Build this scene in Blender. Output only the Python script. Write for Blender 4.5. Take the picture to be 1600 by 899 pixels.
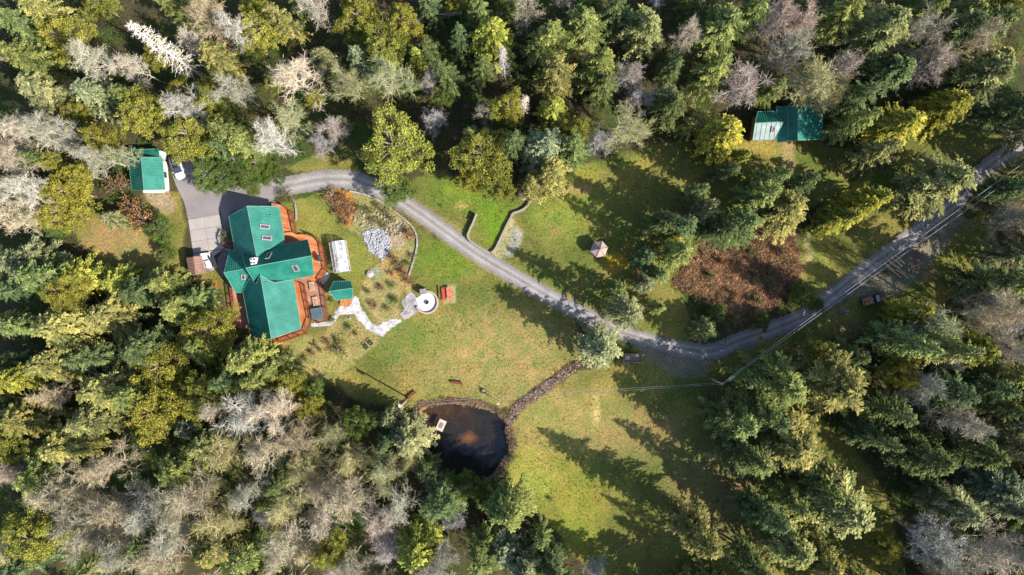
import bpy, bmesh, math, random
import numpy as np
from mathutils import Vector, Matrix

for o in list(bpy.data.objects):
    bpy.data.objects.remove(o)
SC = bpy.context.scene
COL = SC.collection
rnd = random.Random(7)
NR = np.random.RandomState(11)

# ------------------------------------------------------------------ camera, light, exposure
CAM_H = 130.0          # camera height above the ground, metres
S = 0.125              # metres of ground per photo pixel (photo 1600 px wide)
cam = bpy.data.cameras.new('camera')
cam.sensor_width = 36
cam.lens = 36 * CAM_H / (1600 * S)
cam.clip_start = 1.0
cam.clip_end = 3000
camo = bpy.data.objects.new('camera', cam)
camo.location = (0, 0, CAM_H)
COL.objects.link(camo)
SC.camera = camo
SUN_EL = math.radians(37)
SUN_AZ = math.radians(-29.5)            # direction towards the sun in the ground plane, from +X
sdir = Vector((math.cos(SUN_EL) * math.cos(SUN_AZ), math.cos(SUN_EL) * math.sin(SUN_AZ), math.sin(SUN_EL)))
sun = bpy.data.lights.new('sun', 'SUN')
sun.energy = 5.0
sun.angle = math.radians(0.5)
sun.color = (1.0, 0.93, 0.82)
suno = bpy.data.objects.new('sun', sun)
suno.rotation_euler = sdir.to_track_quat('Z', 'Y').to_euler()
COL.objects.link(suno)
W = bpy.data.worlds.new('World')
SC.world = W
W.use_nodes = True
wn = W.node_tree.nodes
wl = W.node_tree.links
bg = wn['Background']
sky = wn.new('ShaderNodeTexSky')
sky.sky_type = 'NISHITA'
sky.sun_disc = False
sky.sun_elevation = SUN_EL
sky.sun_rotation = math.pi / 2 - SUN_AZ
wl.new(sky.outputs[0], bg.inputs[0])
bg.inputs[1].default_value = 0.13
SC.view_settings.view_transform = 'Standard'
SC.view_settings.look = 'None'
SC.view_settings.exposure = 1.14
SC.view_settings.gamma = 1
SC.view_settings.use_curve_mapping = False

# ------------------------------------------------------------------ helpers
def P(px, py, h=0.0):
    """the point at height h that is seen at photo pixel (px, py)"""
    k = (CAM_H - h) / CAM_H * S
    return Vector(((px - 800) * k, (449.5 - py) * k, h))

def G(px, py):
    p = P(px, py)
    return (p.x, p.y)

def put_on_plane(px, py, pl):
    o = Vector((0, 0, CAM_H)); d = P(px, py) - o
    a, n = pl
    t = (a - o).dot(n) / d.dot(n)
    return o + d * t

def thing(name, label, cat, loc=(0, 0, 0), rz=0.0, group=None):
    o = bpy.data.objects.new(name, None)
    o.empty_display_size = 0.3
    COL.objects.link(o)
    o.location = loc
    o.rotation_euler = (0, 0, rz)
    o['label'] = label
    o['category'] = cat
    if group: o['group'] = group
    return o

def tag(o, label, cat, group=None):
    o['label'] = label; o['category'] = cat
    if group: o['group'] = group
    return o

def link_mesh(name, me, mt, parent=None, kind=None):
    o = bpy.data.objects.new(name, me)
    COL.objects.link(o)
    if mt is not None and not me.materials: me.materials.append(mt)
    if parent is not None: o.parent = parent
    if kind: o['kind'] = kind
    return o

class MB:
    """collects shapes and links them as one mesh object"""
    def __init__(s): s.v = []; s.f = []
    def add(s, vs, fs):
        b = len(s.v); s.v += [tuple(v) for v in vs]; s.f += [tuple(b + i for i in f) for f in fs]; return s
    def box(s, c, d, rz=0.0, M=None, taper=1.0):
        x, y, z = d[0] / 2, d[1] / 2, d[2] / 2
        vs = []
        for k, q in ((-1, 1.0), (1, taper)):
            for i, j in ((-1, -1), (1, -1), (1, 1), (-1, 1)):
                vs.append(Vector((i * x * q, j * y * q, k * z)))
        R = Matrix.Rotation(rz, 3, 'Z') if M is None else M
        vs = [R @ v + Vector(c) for v in vs]
        return s.add(vs, [(3, 2, 1, 0), (4, 5, 6, 7), (0, 1, 5, 4), (1, 2, 6, 5), (2, 3, 7, 6), (3, 0, 4, 7)])
    def bar(s, a, b, w, h=None):
        a = Vector(a); b = Vector(b); h = h or w
        d = b - a; L = d.length
        if L < 1e-5: return s
        M = d.to_track_quat('X', 'Z').to_matrix()
        return s.box((a + b) / 2, (L, w, h), M=M)
    def tube(s, pts, rs, n=6, cap=True):
        pts = [Vector(p) for p in pts]; b = len(s.v); m = len(pts)
        for i, p in enumerate(pts):
            d = (pts[min(i + 1, m - 1)] - pts[max(i - 1, 0)]).normalized()
            q = d.to_track_quat('Z', 'X')
            for k in range(n):
                a = 2 * math.pi * k / n
                s.v.append(tuple(p + q @ Vector((math.cos(a) * rs[i], math.sin(a) * rs[i], 0))))
        for i in range(m - 1):
            for k in range(n):
                k2 = (k + 1) % n
                s.f.append((b + i * n + k, b + i * n + k2, b + (i + 1) * n + k2, b + (i + 1) * n + k))
        if cap:
            s.f.append(tuple(b + (m - 1) * n + k for k in range(n)))
            s.f.append(tuple(b + k for k in reversed(range(n))))
        return s
    def prism(s, poly, z0, z1):
        """poly: ccw list of xy; extruded z0..z1"""
        ar = sum(poly[i][0] * poly[(i + 1) % len(poly)][1] - poly[(i + 1) % len(poly)][0] * poly[i][1] for i in range(len(poly)))
        if ar < 0: poly = poly[::-1]
        n = len(poly)
        vs = [(p[0], p[1], z0) for p in poly] + [(p[0], p[1], z1) for p in poly]
        fs = [tuple(range(n - 1, -1, -1)), tuple(range(n, 2 * n))] + [(i, (i + 1) % n, n + (i + 1) % n, n + i) for i in range(n)]
        return s.add(vs, fs)
    def slab(s, pts, t):
        """polygon of 3D points with thickness t downwards"""
        n = len(pts)
        nn = Vector((0, 0, 0))
        for i in range(n):
            nn += Vector(pts[i]).cross(Vector(pts[(i + 1) % n]))
        if nn.z < 0: pts = pts[::-1]
        vs = [Vector(p) for p in pts] + [Vector(p) - Vector((0, 0, t)) for p in pts]
        fs = [tuple(range(n)), tuple(range(2 * n - 1, n - 1, -1))] + [(i, n + i, n + (i + 1) % n, (i + 1) % n) for i in range(n)]
        return s.add(vs, fs)
    def build(s, name, mt, parent=None, kind=None, bevel=0, smooth=False):
        me = bpy.data.meshes.new(name)
        me.from_pydata(s.v, [], s.f)
        if bevel:
            bm = bmesh.new(); bm.from_mesh(me)
            bmesh.ops.bevel(bm, geom=bm.edges[:], offset=bevel, segments=2, affect='EDGES', clamp_overlap=True)
            bm.to_mesh(me); bm.free()
        if smooth:
            for p in me.polygons: p.use_smooth = True
        me.update()
        return link_mesh(name, me, mt, parent, kind)

# ---- materials
def newmat(name):
    m = bpy.data.materials.new(name); m.use_nodes = True
    nt = m.node_tree
    return m, nt, nt.nodes, nt.links, nt.nodes['Principled BSDF']

def noise_node(nt, scale, detail=5, rough=0.6, vec=None, kind='Object'):
    n = nt.nodes.new('ShaderNodeTexNoise')
    n.inputs['Scale'].default_value = scale
    n.inputs['Detail'].default_value = detail
    n.inputs['Roughness'].default_value = rough
    if vec is None:
        tc = nt.nodes.new('ShaderNodeTexCoord'); vec = tc.outputs[kind]
    nt.links.new(vec, n.inputs['Vector'])
    return n

def ramp(nt, fac, stops):
    r = nt.nodes.new('ShaderNodeValToRGB')
    e = r.color_ramp.elements
    while len(e) < len(stops): e.new(0.5)
    for i, (p, c) in enumerate(stops):
        e[i].position = p; e[i].color = (*c, 1)
    nt.links.new(fac, r.inputs[0])
    return r

def mat(name, c, rough=0.8, var=0.25, scale=1.5, c2=None, bump=0.0, metal=0.0, spec=0.3, fine=0.0, island=0.0, per_object=False):
    m, nt, N, L, b = newmat(name)
    n = noise_node(nt, scale)
    lo = tuple(x * (1 - var) for x in c); hi = tuple(min(1, x * (1 + var)) for x in (c2 or c))
    r = ramp(nt, n.outputs[0], [(0.32, lo), (0.68, hi)])
    out = r.outputs[0]
    if fine:
        n2 = noise_node(nt, scale * 14, 3)
        mx = nt.nodes.new('ShaderNodeMixRGB'); mx.blend_type = 'MULTIPLY'; mx.inputs[0].default_value = 1
        r2 = ramp(nt, n2.outputs[0], [(0.3, (1 - fine,) * 3), (0.7, (1 + fine,) * 3)])
        L.new(out, mx.inputs[1]); L.new(r2.outputs[0], mx.inputs[2]); out = mx.outputs[0]
    if island:
        src = N.new('ShaderNodeObjectInfo').outputs['Random'] if per_object else N.new('ShaderNodeNewGeometry').outputs['Random Per Island']
        mi = N.new('ShaderNodeMixRGB'); mi.blend_type = 'MULTIPLY'; mi.inputs[0].default_value = 1
        r5 = ramp(nt, src, [(0.0, (1 - island,) * 3), (1.0, (1 + island, 1 + island * .9, 1 + island * .8))])
        L.new(out, mi.inputs[1]); L.new(r5.outputs[0], mi.inputs[2]); out = mi.outputs[0]
    L.new(out, b.inputs['Base Color'])
    b.inputs['Roughness'].default_value = rough
    b.inputs['Metallic'].default_value = metal
    b.inputs['Specular IOR Level'].default_value = spec
    if bump:
        bp = nt.nodes.new('ShaderNodeBump'); bp.inputs['Strength'].default_value = bump; bp.inputs['Distance'].default_value = 0.05
        n3 = noise_node(nt, scale * 8, 4)
        L.new(n3.outputs[0], bp.inputs['Height']); L.new(bp.outputs[0], b.inputs['Normal'])
    return m

def foliage_mat(name, translucency=0.25):
    """leaf colour = object colour varied by each leaf's own tint"""
    m, nt, N, L, b = newmat(name)
    oi = N.new('ShaderNodeObjectInfo')
    at = N.new('ShaderNodeAttribute'); at.attribute_name = 'tint'
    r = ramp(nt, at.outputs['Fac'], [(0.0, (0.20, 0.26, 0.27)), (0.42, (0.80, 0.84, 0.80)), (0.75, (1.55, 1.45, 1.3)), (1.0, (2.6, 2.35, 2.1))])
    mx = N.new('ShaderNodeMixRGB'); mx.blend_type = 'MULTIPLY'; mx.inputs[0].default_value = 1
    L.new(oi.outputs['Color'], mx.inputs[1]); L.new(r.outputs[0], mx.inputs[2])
    d = N.new('ShaderNodeBsdfDiffuse'); t = N.new('ShaderNodeBsdfTranslucent')
    ms = N.new('ShaderNodeMixShader'); ms.inputs[0].default_value = translucency
    L.new(mx.outputs[0], d.inputs[0]); L.new(mx.outputs[0], t.inputs[0])
    L.new(d.outputs[0], ms.inputs[1]); L.new(t.outputs[0], ms.inputs[2])
    L.new(ms.outputs[0], N['Material Output'].inputs[0])
    return m

def objcol_mat(name, rough=0.9):
    m, nt, N, L, b = newmat(name)
    oi = N.new('ShaderNodeObjectInfo')
    n = noise_node(nt, 2.0)
    r = ramp(nt, n.outputs[0], [(0.3, (0.6, 0.6, 0.6)), (0.7, (1.25, 1.25, 1.2))])
    mx = N.new('ShaderNodeMixRGB'); mx.blend_type = 'MULTIPLY'; mx.inputs[0].default_value = 1
    L.new(oi.outputs['Color'], mx.inputs[1]); L.new(r.outputs[0], mx.inputs[2])
    L.new(mx.outputs[0], b.inputs['Base Color']); b.inputs['Roughness'].default_value = rough
    b.inputs['Specular IOR Level'].default_value = 0.15
    return m

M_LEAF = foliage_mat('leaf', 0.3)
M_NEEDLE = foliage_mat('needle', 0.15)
M_TWIG = foliage_mat('twig', 0.0)
M_BARK = objcol_mat('bark')
M_ROOF = mat('green_metal_roof', (0.004, 0.132, 0.096), rough=0.5, var=0.2, scale=0.35, c2=(0.022, 0.145, 0.112), spec=0.4, fine=0.25)
M_TRIM = mat('roof_edge_trim', (0.11, 0.24, 0.19), rough=0.6, var=0.15)
M_ROOFPALE = mat('pale_translucent_roofing', (0.20, 0.26, 0.25), rough=0.6, var=0.2, scale=.8, fine=0.2)
M_WALL = mat('cedar_siding', (0.34, 0.16, 0.06), rough=0.8, var=0.12)
M_WHITE = mat('white_paint', (0.50, 0.485, 0.47), rough=0.6, var=0.08)
M_GLASS = mat('dark_glass', (0.03, 0.035, 0.05), rough=0.12, var=0.3, spec=0.6)
M_SKYLIGHT = mat('skylight_glass', (0.05, 0.04, 0.06), rough=0.25, var=0.3, spec=0.5)
M_FRAME = mat('skylight_frame', (0.24, 0.22, 0.21), rough=0.6, var=0.1)
M_DECK = mat('cedar_stained_deck', (0.39, 0.122, 0.038), rough=0.8, var=0.22, scale=0.6, c2=(0.37, 0.15, 0.062), fine=0.2, island=.3)
M_DECKPALE = mat('weathered_deck', (0.30, 0.145, 0.09), rough=0.8, var=0.2, scale=0.6, fine=0.2, island=.25)
M_RAIL = mat('red_brown_rail', (0.13, 0.032, 0.014), rough=0.7, var=0.2)
M_DARKMET = mat('dark_metal', (0.03, 0.03, 0.032), rough=0.5, var=0.2)
M_ASPH = None
M_CONC = mat('concrete', (0.28, 0.25, 0.235), rough=0.9, var=0.10, scale=0.5, bump=0.1, fine=0.08)
M_STONEW = mat('pale_flagstone', (0.36, 0.35, 0.36), rough=0.85, var=0.3, scale=0.9, c2=(0.40, 0.39, 0.40), fine=0.3, island=.25, per_object=True)
M_JOINT = mat('path_joint_gravel', (0.27, 0.26, 0.255), rough=0.95, var=0.25, scale=6)
M_STONEG = mat('grey_stone', (0.25, 0.23, 0.23), rough=0.9, var=0.3, scale=0.8, bump=0.3, fine=0.3, island=.25, per_object=True)
M_STONEB = mat('brown_stone', (0.20, 0.145, 0.12), rough=0.9, var=0.45, scale=0.5, bump=0.3, fine=0.3)
M_WALLST = mat('retaining_wall_block', (0.25, 0.22, 0.19), rough=0.9, var=0.2, scale=1.5, fine=0.15)
M_SHINGLE = mat('brown_shingle', (0.21, 0.12, 0.095), rough=0.9, var=0.25, scale=2.5, fine=0.3)
M_SHINGLEG = mat('grey_cedar_shingle', (0.33, 0.26, 0.23), rough=0.9, var=0.18, scale=1.5, fine=0.2)
M_WOODPALE = mat('pale_timber', (0.38, 0.28, 0.19), rough=0.85, var=0.25, scale=1.2, fine=0.15)
M_WOODOLD = mat('weathered_timber', (0.16, 0.12, 0.10), rough=0.9, var=0.3, scale=1.2, fine=0.2)
M_RED = mat('red_paint', (0.42, 0.055, 0.03), rough=0.6, var=0.15)
M_REDP = mat('faded_red_paint', (0.46, 0.13, 0.075), rough=0.7, var=0.2)
M_GREENP = mat('dark_green_plastic', (0.012, 0.06, 0.035), rough=0.5, var=0.2)
M_TUB = mat('hot_tub_cover', (0.055, 0.09, 0.105), rough=0.6, var=0.15)
M_TYRE = mat('tyre_rubber', (0.02, 0.02, 0.02), rough=0.8, var=0.2)
M_CARW = mat('pearl_paint', (0.55, 0.56, 0.60), rough=0.25, var=0.03, spec=0.6)
M_CARD = mat('dark_blue_roof', (0.012, 0.015, 0.05), rough=0.2, var=0.1, spec=0.6)
M_TRUCK = mat('dull_maroon_paint', (0.10, 0.035, 0.03), rough=0.45, var=0.2, spec=0.4)
M_STEEL = mat('galvanised_steel', (0.26, 0.26, 0.27), rough=0.45, var=0.15, metal=0.3)
M_FIREWOOD = mat('split_firewood', (0.46, 0.27, 0.15), rough=0.9, var=0.3, scale=3)

# ------------------------------------------------------------------ numpy value noise and masks
def vnoise(x, y, seed=0):
    def h(i, j):
        n = (i.astype(np.int64) * 374761393 + j.astype(np.int64) * 668265263 + seed * 1442695) & 0x7fffffff
        n = ((n ^ (n >> 13)) * 1274126177) & 0x7fffffff
        return ((n ^ (n >> 16)) & 0xffff) / 65535.0
    i = np.floor(x); j = np.floor(y); fx = x - i; fy = y - j
    fx = fx * fx * (3 - 2 * fx); fy = fy * fy * (3 - 2 * fy)
    return (h(i, j) * (1 - fx) + h(i + 1, j) * fx) * (1 - fy) + (h(i, j + 1) * (1 - fx) + h(i + 1, j + 1) * fx) * fy

def fbm(x, y, s, seed=0, oct=4):
    a = np.zeros_like(x); w = 0.5; t = 0
    for k in range(oct):
        a = a + w * vnoise(x / s * 2 ** k + 17.3 * k, y / s * 2 ** k + 5.1 * k, seed + k); t += w; w *= 0.55
    return a / t

def sdist(X, Y, poly):
    """signed distance to polygon, positive inside; poly in photo pixels, X, Y in photo pixels"""
    d = np.full(X.shape, 1e9); ins = np.zeros(X.shape, bool)
    n = len(poly)
    for i in range(n):
        x0, y0 = poly[i]; x1, y1 = poly[(i + 1) % n]
        ex, ey = x1 - x0, y1 - y0
        t = np.clip(((X - x0) * ex + (Y - y0) * ey) / (ex * ex + ey * ey + 1e-9), 0, 1)
        d = np.minimum(d, (X - x0 - t * ex) ** 2 + (Y - y0 - t * ey) ** 2)
        c = ((y0 > Y) != (y1 > Y)) & (X < (x1 - x0) * (Y - y0) / ((y1 - y0) if y1 != y0 else 1e-9) + x0)
        ins ^= c
    d = np.sqrt(d)
    return np.where(ins, d, -d)

POND = [(655, 643), (664, 637), (673, 632), (700, 629), (735, 631), (765, 641), (785, 652), (795, 668), (797, 690), (793, 715), (777, 737), (757, 754), (735, 759), (712, 753), (685, 742), (655, 735), (640, 712), (648, 680), (655, 660)]
LAWN = [
    [(440, 320), (510, 296), (560, 290), (600, 312), (640, 345), (700, 380), (780, 430), (850, 468), (900, 495), (915, 545), (900, 575), (800, 640), (780, 640), (700, 628), (660, 635), (630, 645), (560, 625), (520, 600), (470, 570), (440, 548), (405, 545), (365, 520), (350, 455), (300, 440), (360, 400)],
    [(640, 312), (640, 280), (680, 262), (760, 300), (830, 310), (880, 290), (900, 262), (950, 245), (1010, 225), (1100, 215), (1170, 215), (1250, 215), (1330, 235), (1330, 300), (1250, 330), (1150, 340), (1090, 390), (1060, 440), (1080, 500), (1130, 520), (1060, 535), (1000, 515), (960, 505), (900, 480), (800, 425), (700, 355)],
    [(800, 640), (900, 578), (960, 570), (1000, 530), (1080, 560), (1170, 545), (1240, 515), (1300, 485), (1420, 400), (1540, 330), (1560, 370), (1500, 450), (1440, 500), (1380, 520), (1300, 530), (1260, 560), (1260, 640), (1310, 680), (1350, 720), (1390, 780), (1410, 860), (1410, 960), (1000, 960), (900, 870), (850, 810), (790, 750), (800, 690)],
    [(1240, 380), (1300, 300), (1400, 250), (1430, 180), (1530, 180), (1570, 215), (1500, 280), (1440, 345), (1310, 450), (1260, 490)],
    [(105, 345), (130, 325), (200, 340), (240, 300), (285, 300), (292, 400), (290, 440), (250, 450), (190, 440), (140, 400)],
    [(440, 265), (500, 240), (550, 250), (560, 272), (470, 268)],
]
BRACKEN = [(1095, 382), (1118, 392), (1150, 376), (1172, 362), (1215, 362), (1244, 372), (1252, 400), (1246, 440), (1225, 468), (1195, 490), (1165, 508), (1135, 500), (1112, 484), (1092, 468), (1048, 442), (1062, 420), (1082, 402)]

def jitter_px(X, Y, amp=7.0, s=22.0, seed=3):
    return X + amp * 2 * (fbm(X, Y, s, seed) - 0.5), Y + amp * 2 * (fbm(X, Y, s, seed + 9) - 0.5)

def lawn_mask(X, Y, soft=3.0):
    Xj, Yj = jitter_px(X, Y)
    m = np.zeros(X.shape)
    for p in LAWN:
        m = np.maximum(m, np.clip(sdist(Xj, Yj, p) / soft + 0.5, 0, 1))
    return m

def line_d0(X, Y, pts):
    d = np.full(X.shape, 1e9)
    for (x0, y0), (x1, y1) in zip(pts[:-1], pts[1:]):
        ex, ey = x1 - x0, y1 - y0
        t = np.clip(((X - x0) * ex + (Y - y0) * ey) / (ex * ex + ey * ey), 0, 1)
        d = np.minimum(d, np.hypot(X - x0 - t * ex, Y - y0 - t * ey))
    return d

# ------------------------------------------------------------------ ground
def axis(a, b, st, far):
    x = list(np.arange(a, b + st / 2, st)); e = st
    lo = [x[0]]; hi = [x[-1]]
    while hi[-1] < far:
        e *= 1.35; hi.append(hi[-1] + e); lo.append(lo[-1] - e)
    return np.array(lo[:0:-1] + x + hi[1:])
ax = axis(-104, 104, 0.42, 1500); ay = axis(-60, 60, 0.42, 1500)
GX, GY = np.meshgrid(ax, ay)
PX = GX / S + 800; PY = 449.5 - GY / S
C = np.zeros(GX.shape + (3,))
def lay(mask, col):
    global C
    C = C * (1 - mask[..., None]) + np.array(col) * mask[..., None]
n1 = fbm(PX, PY, 60, 21); n2 = fbm(PX, PY, 14, 31); n3 = fbm(PX, PY, 200, 41)
lay(np.ones(GX.shape), (0.050, 0.042, 0.026))
lay(np.clip((n1 - 0.45) * 5, 0, 1), (0.040, 0.062, 0.018))
lay(np.clip((n2 - 0.60) * 5, 0, 1) * 0.8, (0.11, 0.075, 0.045))
LM = lawn_mask(PX, PY)
g = (0.088, 0.106, 0.024)
Cl = np.zeros(C.shape) + np.array(g)
def blob(arr, x, y, rx, ry, col, a=1.0, soft=0.6, sd=50):
    xj, yj = jitter_px(PX, PY, 14, 40, sd)
    d = np.sqrt(((xj - x) / rx) ** 2 + ((yj - y) / ry) ** 2)
    m = np.clip((1 - d) / soft, 0, 1) * a
    return arr * (1 - m[..., None]) + np.array(col) * m[..., None]
mix = np.clip((n1 - 0.38) * 3.2, 0, 1)[..., None]
Cl = Cl * (1 - mix * 0.55) + np.array((0.19, 0.175, 0.045)) * mix * 0.55
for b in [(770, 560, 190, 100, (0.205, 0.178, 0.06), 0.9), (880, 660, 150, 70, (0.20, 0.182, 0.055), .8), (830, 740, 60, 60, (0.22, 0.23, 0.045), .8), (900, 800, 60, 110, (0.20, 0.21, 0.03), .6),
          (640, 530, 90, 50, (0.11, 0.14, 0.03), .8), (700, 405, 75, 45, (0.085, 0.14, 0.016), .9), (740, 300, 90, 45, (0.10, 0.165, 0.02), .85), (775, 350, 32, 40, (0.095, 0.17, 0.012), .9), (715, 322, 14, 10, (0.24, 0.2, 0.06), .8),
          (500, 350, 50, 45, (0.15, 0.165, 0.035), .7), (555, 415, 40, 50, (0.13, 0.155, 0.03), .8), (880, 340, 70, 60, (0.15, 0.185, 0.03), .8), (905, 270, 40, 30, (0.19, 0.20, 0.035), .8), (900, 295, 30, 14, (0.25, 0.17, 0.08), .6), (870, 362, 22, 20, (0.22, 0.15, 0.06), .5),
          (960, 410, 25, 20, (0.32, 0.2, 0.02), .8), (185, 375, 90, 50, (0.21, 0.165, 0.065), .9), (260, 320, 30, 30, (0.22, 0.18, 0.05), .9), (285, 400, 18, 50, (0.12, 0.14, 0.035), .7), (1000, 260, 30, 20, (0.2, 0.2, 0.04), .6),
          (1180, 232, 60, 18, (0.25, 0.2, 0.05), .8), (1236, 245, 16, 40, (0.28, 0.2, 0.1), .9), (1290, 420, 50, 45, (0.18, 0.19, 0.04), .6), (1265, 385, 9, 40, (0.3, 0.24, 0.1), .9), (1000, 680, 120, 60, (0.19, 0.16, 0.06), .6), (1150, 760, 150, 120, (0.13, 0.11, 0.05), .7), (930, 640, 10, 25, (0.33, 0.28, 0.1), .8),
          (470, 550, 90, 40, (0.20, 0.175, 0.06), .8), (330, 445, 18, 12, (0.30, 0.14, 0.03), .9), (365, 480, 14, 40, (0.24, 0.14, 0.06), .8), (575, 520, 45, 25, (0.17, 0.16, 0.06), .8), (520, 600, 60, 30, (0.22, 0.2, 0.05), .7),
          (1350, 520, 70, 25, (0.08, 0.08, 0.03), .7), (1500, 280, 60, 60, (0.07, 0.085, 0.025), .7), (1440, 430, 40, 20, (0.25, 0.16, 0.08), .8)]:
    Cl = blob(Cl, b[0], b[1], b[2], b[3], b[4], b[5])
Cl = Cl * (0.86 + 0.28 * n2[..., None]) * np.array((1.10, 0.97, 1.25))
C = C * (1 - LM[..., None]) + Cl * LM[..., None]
Xj, Yj = jitter_px(PX, PY, 5, 14, 77)
C_brk = np.clip(sdist(Xj, Yj, BRACKEN) / 5 + .5, 0, 1)
lay(C_brk * np.clip(.35 + n2, 0, 1), (0.15, 0.09, 0.055))
vg = line_d0(*jitter_px(PX, PY, 3, 10, 15), [(925, 497), (850, 459), (800, 430), (750, 400), (700, 365), (660, 336), (625, 313), (590, 295), (550, 282), (505, 281)])
lay(np.clip((16.5 - vg) / 3, 0, 1) * .75, (0.19, 0.155, 0.075))
# gravel, soil and garden bed zones
GRAVEL = [(1600, 212), (1566, 232), (1530, 258), (1496, 296), (1440, 343), (1375, 395), (1320, 440), (1265, 480), (1210, 502), (1165, 518), (1110, 548), (1062, 535), (1010, 520), (965, 512), (985, 534), (1010, 560), (1060, 592), (1100, 590), (1112, 560), (1175, 543), (1250, 512), (1330, 464), (1390, 466), (1430, 445), (1470, 395), (1510, 345), (1500, 330), (1520, 300), (1560, 268), (1640, 225)]
gn = n2[..., None] * 0.5 + 0.75
m = np.clip(sdist(*jitter_px(PX, PY, 4, 10, 5), GRAVEL) / 4 + .5, 0, 1)
C = C * (1 - m[..., None]) + np.array((0.155, 0.132, 0.11)) * gn * m[..., None]
for poly, col in [([(783, 368), (795, 352), (808, 355), (817, 366), (812, 385), (798, 402), (784, 404), (775, 396)], (0.21, 0.205, 0.20)),
                  ([(770, 395), (783, 368), (797, 340), (806, 345), (790, 400), (776, 408)], (0.24, 0.20, 0.13)),
                  ([(225, 300), (262, 298), (275, 320), (270, 335), (240, 330)], (0.22, 0.175, 0.13)),
                  ([(505, 312), (548, 298), (600, 318), (640, 350), (650, 380), (640, 430), (620, 480), (640, 500), (600, 508), (575, 488), (560, 460), (575, 425), (600, 408), (580, 395), (562, 368), (545, 358)], (0.21, 0.175, 0.085)),
                  ([(520, 500), (560, 492), (590, 520), (590, 540), (560, 560), (530, 565), (500, 530)], (0.2, 0.165, 0.075)),
                  ([(420, 562), (480, 525), (540, 545), (555, 570), (500, 600), (470, 585)], (0.22, 0.185, 0.08)),
                  ([(565, 365), (586, 354), (605, 364), (613, 386), (598, 406), (578, 393)], (0.20, 0.20, 0.215)),
                  ([(572, 425), (592, 412), (598, 425), (588, 438), (578, 432)], (0.25, 0.22, 0.2)),
                  ([(597, 405), (615, 390), (626, 412), (640, 440), (642, 462), (618, 440), (598, 425)], (0.27, 0.18, 0.08)),
                  ([(509, 306), (522, 297), (546, 298), (556, 318), (551, 354), (538, 356), (525, 330)], (0.33, 0.155, 0.04)),
                  ([(632, 358), (644, 356), (648, 368), (640, 376), (630, 370)], (0.24, 0.11, 0.05)),
                  ([(612, 372), (632, 368), (634, 382), (618, 392)], (0.28, 0.2, 0.16)),
                  ([(345, 360), (360, 355), (366, 395), (350, 390)], (0.2, 0.16, 0.11)),
                  ([(694, 446), (712, 446), (712, 474), (694, 474)], (0.30, 0.22, 0.15))]:
    m = np.clip(sdist(*jitter_px(PX, PY, 2.5, 9, 6), poly) / 3 + .5, 0, 1)
    C = C * (1 - m[..., None]) + np.array(col) * gn * m[..., None]
# pond bowl and creek
pd = sdist(*jitter_px(PX, PY, 5, 12, 8), POND)
bank = np.clip((pd + 9) / 5, 0, 1) * (pd < 3)
lay(np.clip(bank, 0, 1), (0.15, 0.095, 0.07))
DZ = -np.clip((pd + 3) * 0.10, 0, 2.2)
pb = np.clip(pd / 2, 0, 1)
lay(pb, (0.14, 0.125, 0.08)); lay(pb * np.clip((n2 - .4) * 3, 0, 1) * .6, (0.06, 0.065, 0.05))
C = blob(C, 690, 648, 62, 22, (0.30, 0.17, 0.012), 1.0, .8) * pb[..., None] + C * (1 - pb[..., None])
C = blob(C, 665, 665, 28, 34, (0.20, 0.115, 0.012), .8, .8) * pb[..., None] + C * (1 - pb[..., None])
C = blob(C, 728, 687, 20, 17, (0.75, 0.42, 0.24), 1, .6) * pb[..., None] + C * (1 - pb[..., None])
CREEK = [(898, 572), (875, 588), (850, 606), (828, 622), (806, 638), (797, 655)]
def line_d(X, Y, pts):
    d = np.full(X.shape, 1e9)
    for (x0, y0), (x1, y1) in zip(pts[:-1], pts[1:]):
        ex, ey = x1 - x0, y1 - y0
        t = np.clip(((X - x0) * ex + (Y - y0) * ey) / (ex * ex + ey * ey), 0, 1)
        d = np.minimum(d, np.hypot(X - x0 - t * ex, Y - y0 - t * ey))
    return d
cd = line_d(*jitter_px(PX, PY, 3, 10, 12), CREEK)
lay(np.clip((8.5 - cd) / 2, 0, 1), (0.135, 0.095, 0.07))
DZ = DZ - np.clip((7 - cd) / 7, 0, 1) * 0.7 * (pd < 0)
GZ = DZ.copy()
fl = (1 - LM) * np.clip((np.abs(pd) > 12), 0, 1) * (C_brk < .5)
ny, nx = GX.shape
V = np.stack([GX, GY, GZ], -1).reshape(-1, 3)
idx = np.arange(nx * ny).reshape(ny, nx)
F = np.stack([idx[:-1, :-1], idx[:-1, 1:], idx[1:, 1:], idx[1:, :-1]], -1).reshape(-1, 4)

def np_mesh(name, V, F, smooth=False):
    me = bpy.data.meshes.new(name)
    k = F.shape[1]
    me.vertices.add(len(V)); me.vertices.foreach_set('co', np.ascontiguousarray(V, dtype=np.float32).ravel())
    me.loops.add(F.size); me.loops.foreach_set('vertex_index', np.ascontiguousarray(F, dtype=np.int32).ravel())
    me.polygons.add(len(F)); me.polygons.foreach_set('loop_start', np.arange(0, F.size, k, dtype=np.int32))
    me.update(calc_edges=True)
    if smooth: me.polygons.foreach_set('use_smooth', np.ones(len(F), bool))
    return me

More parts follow.
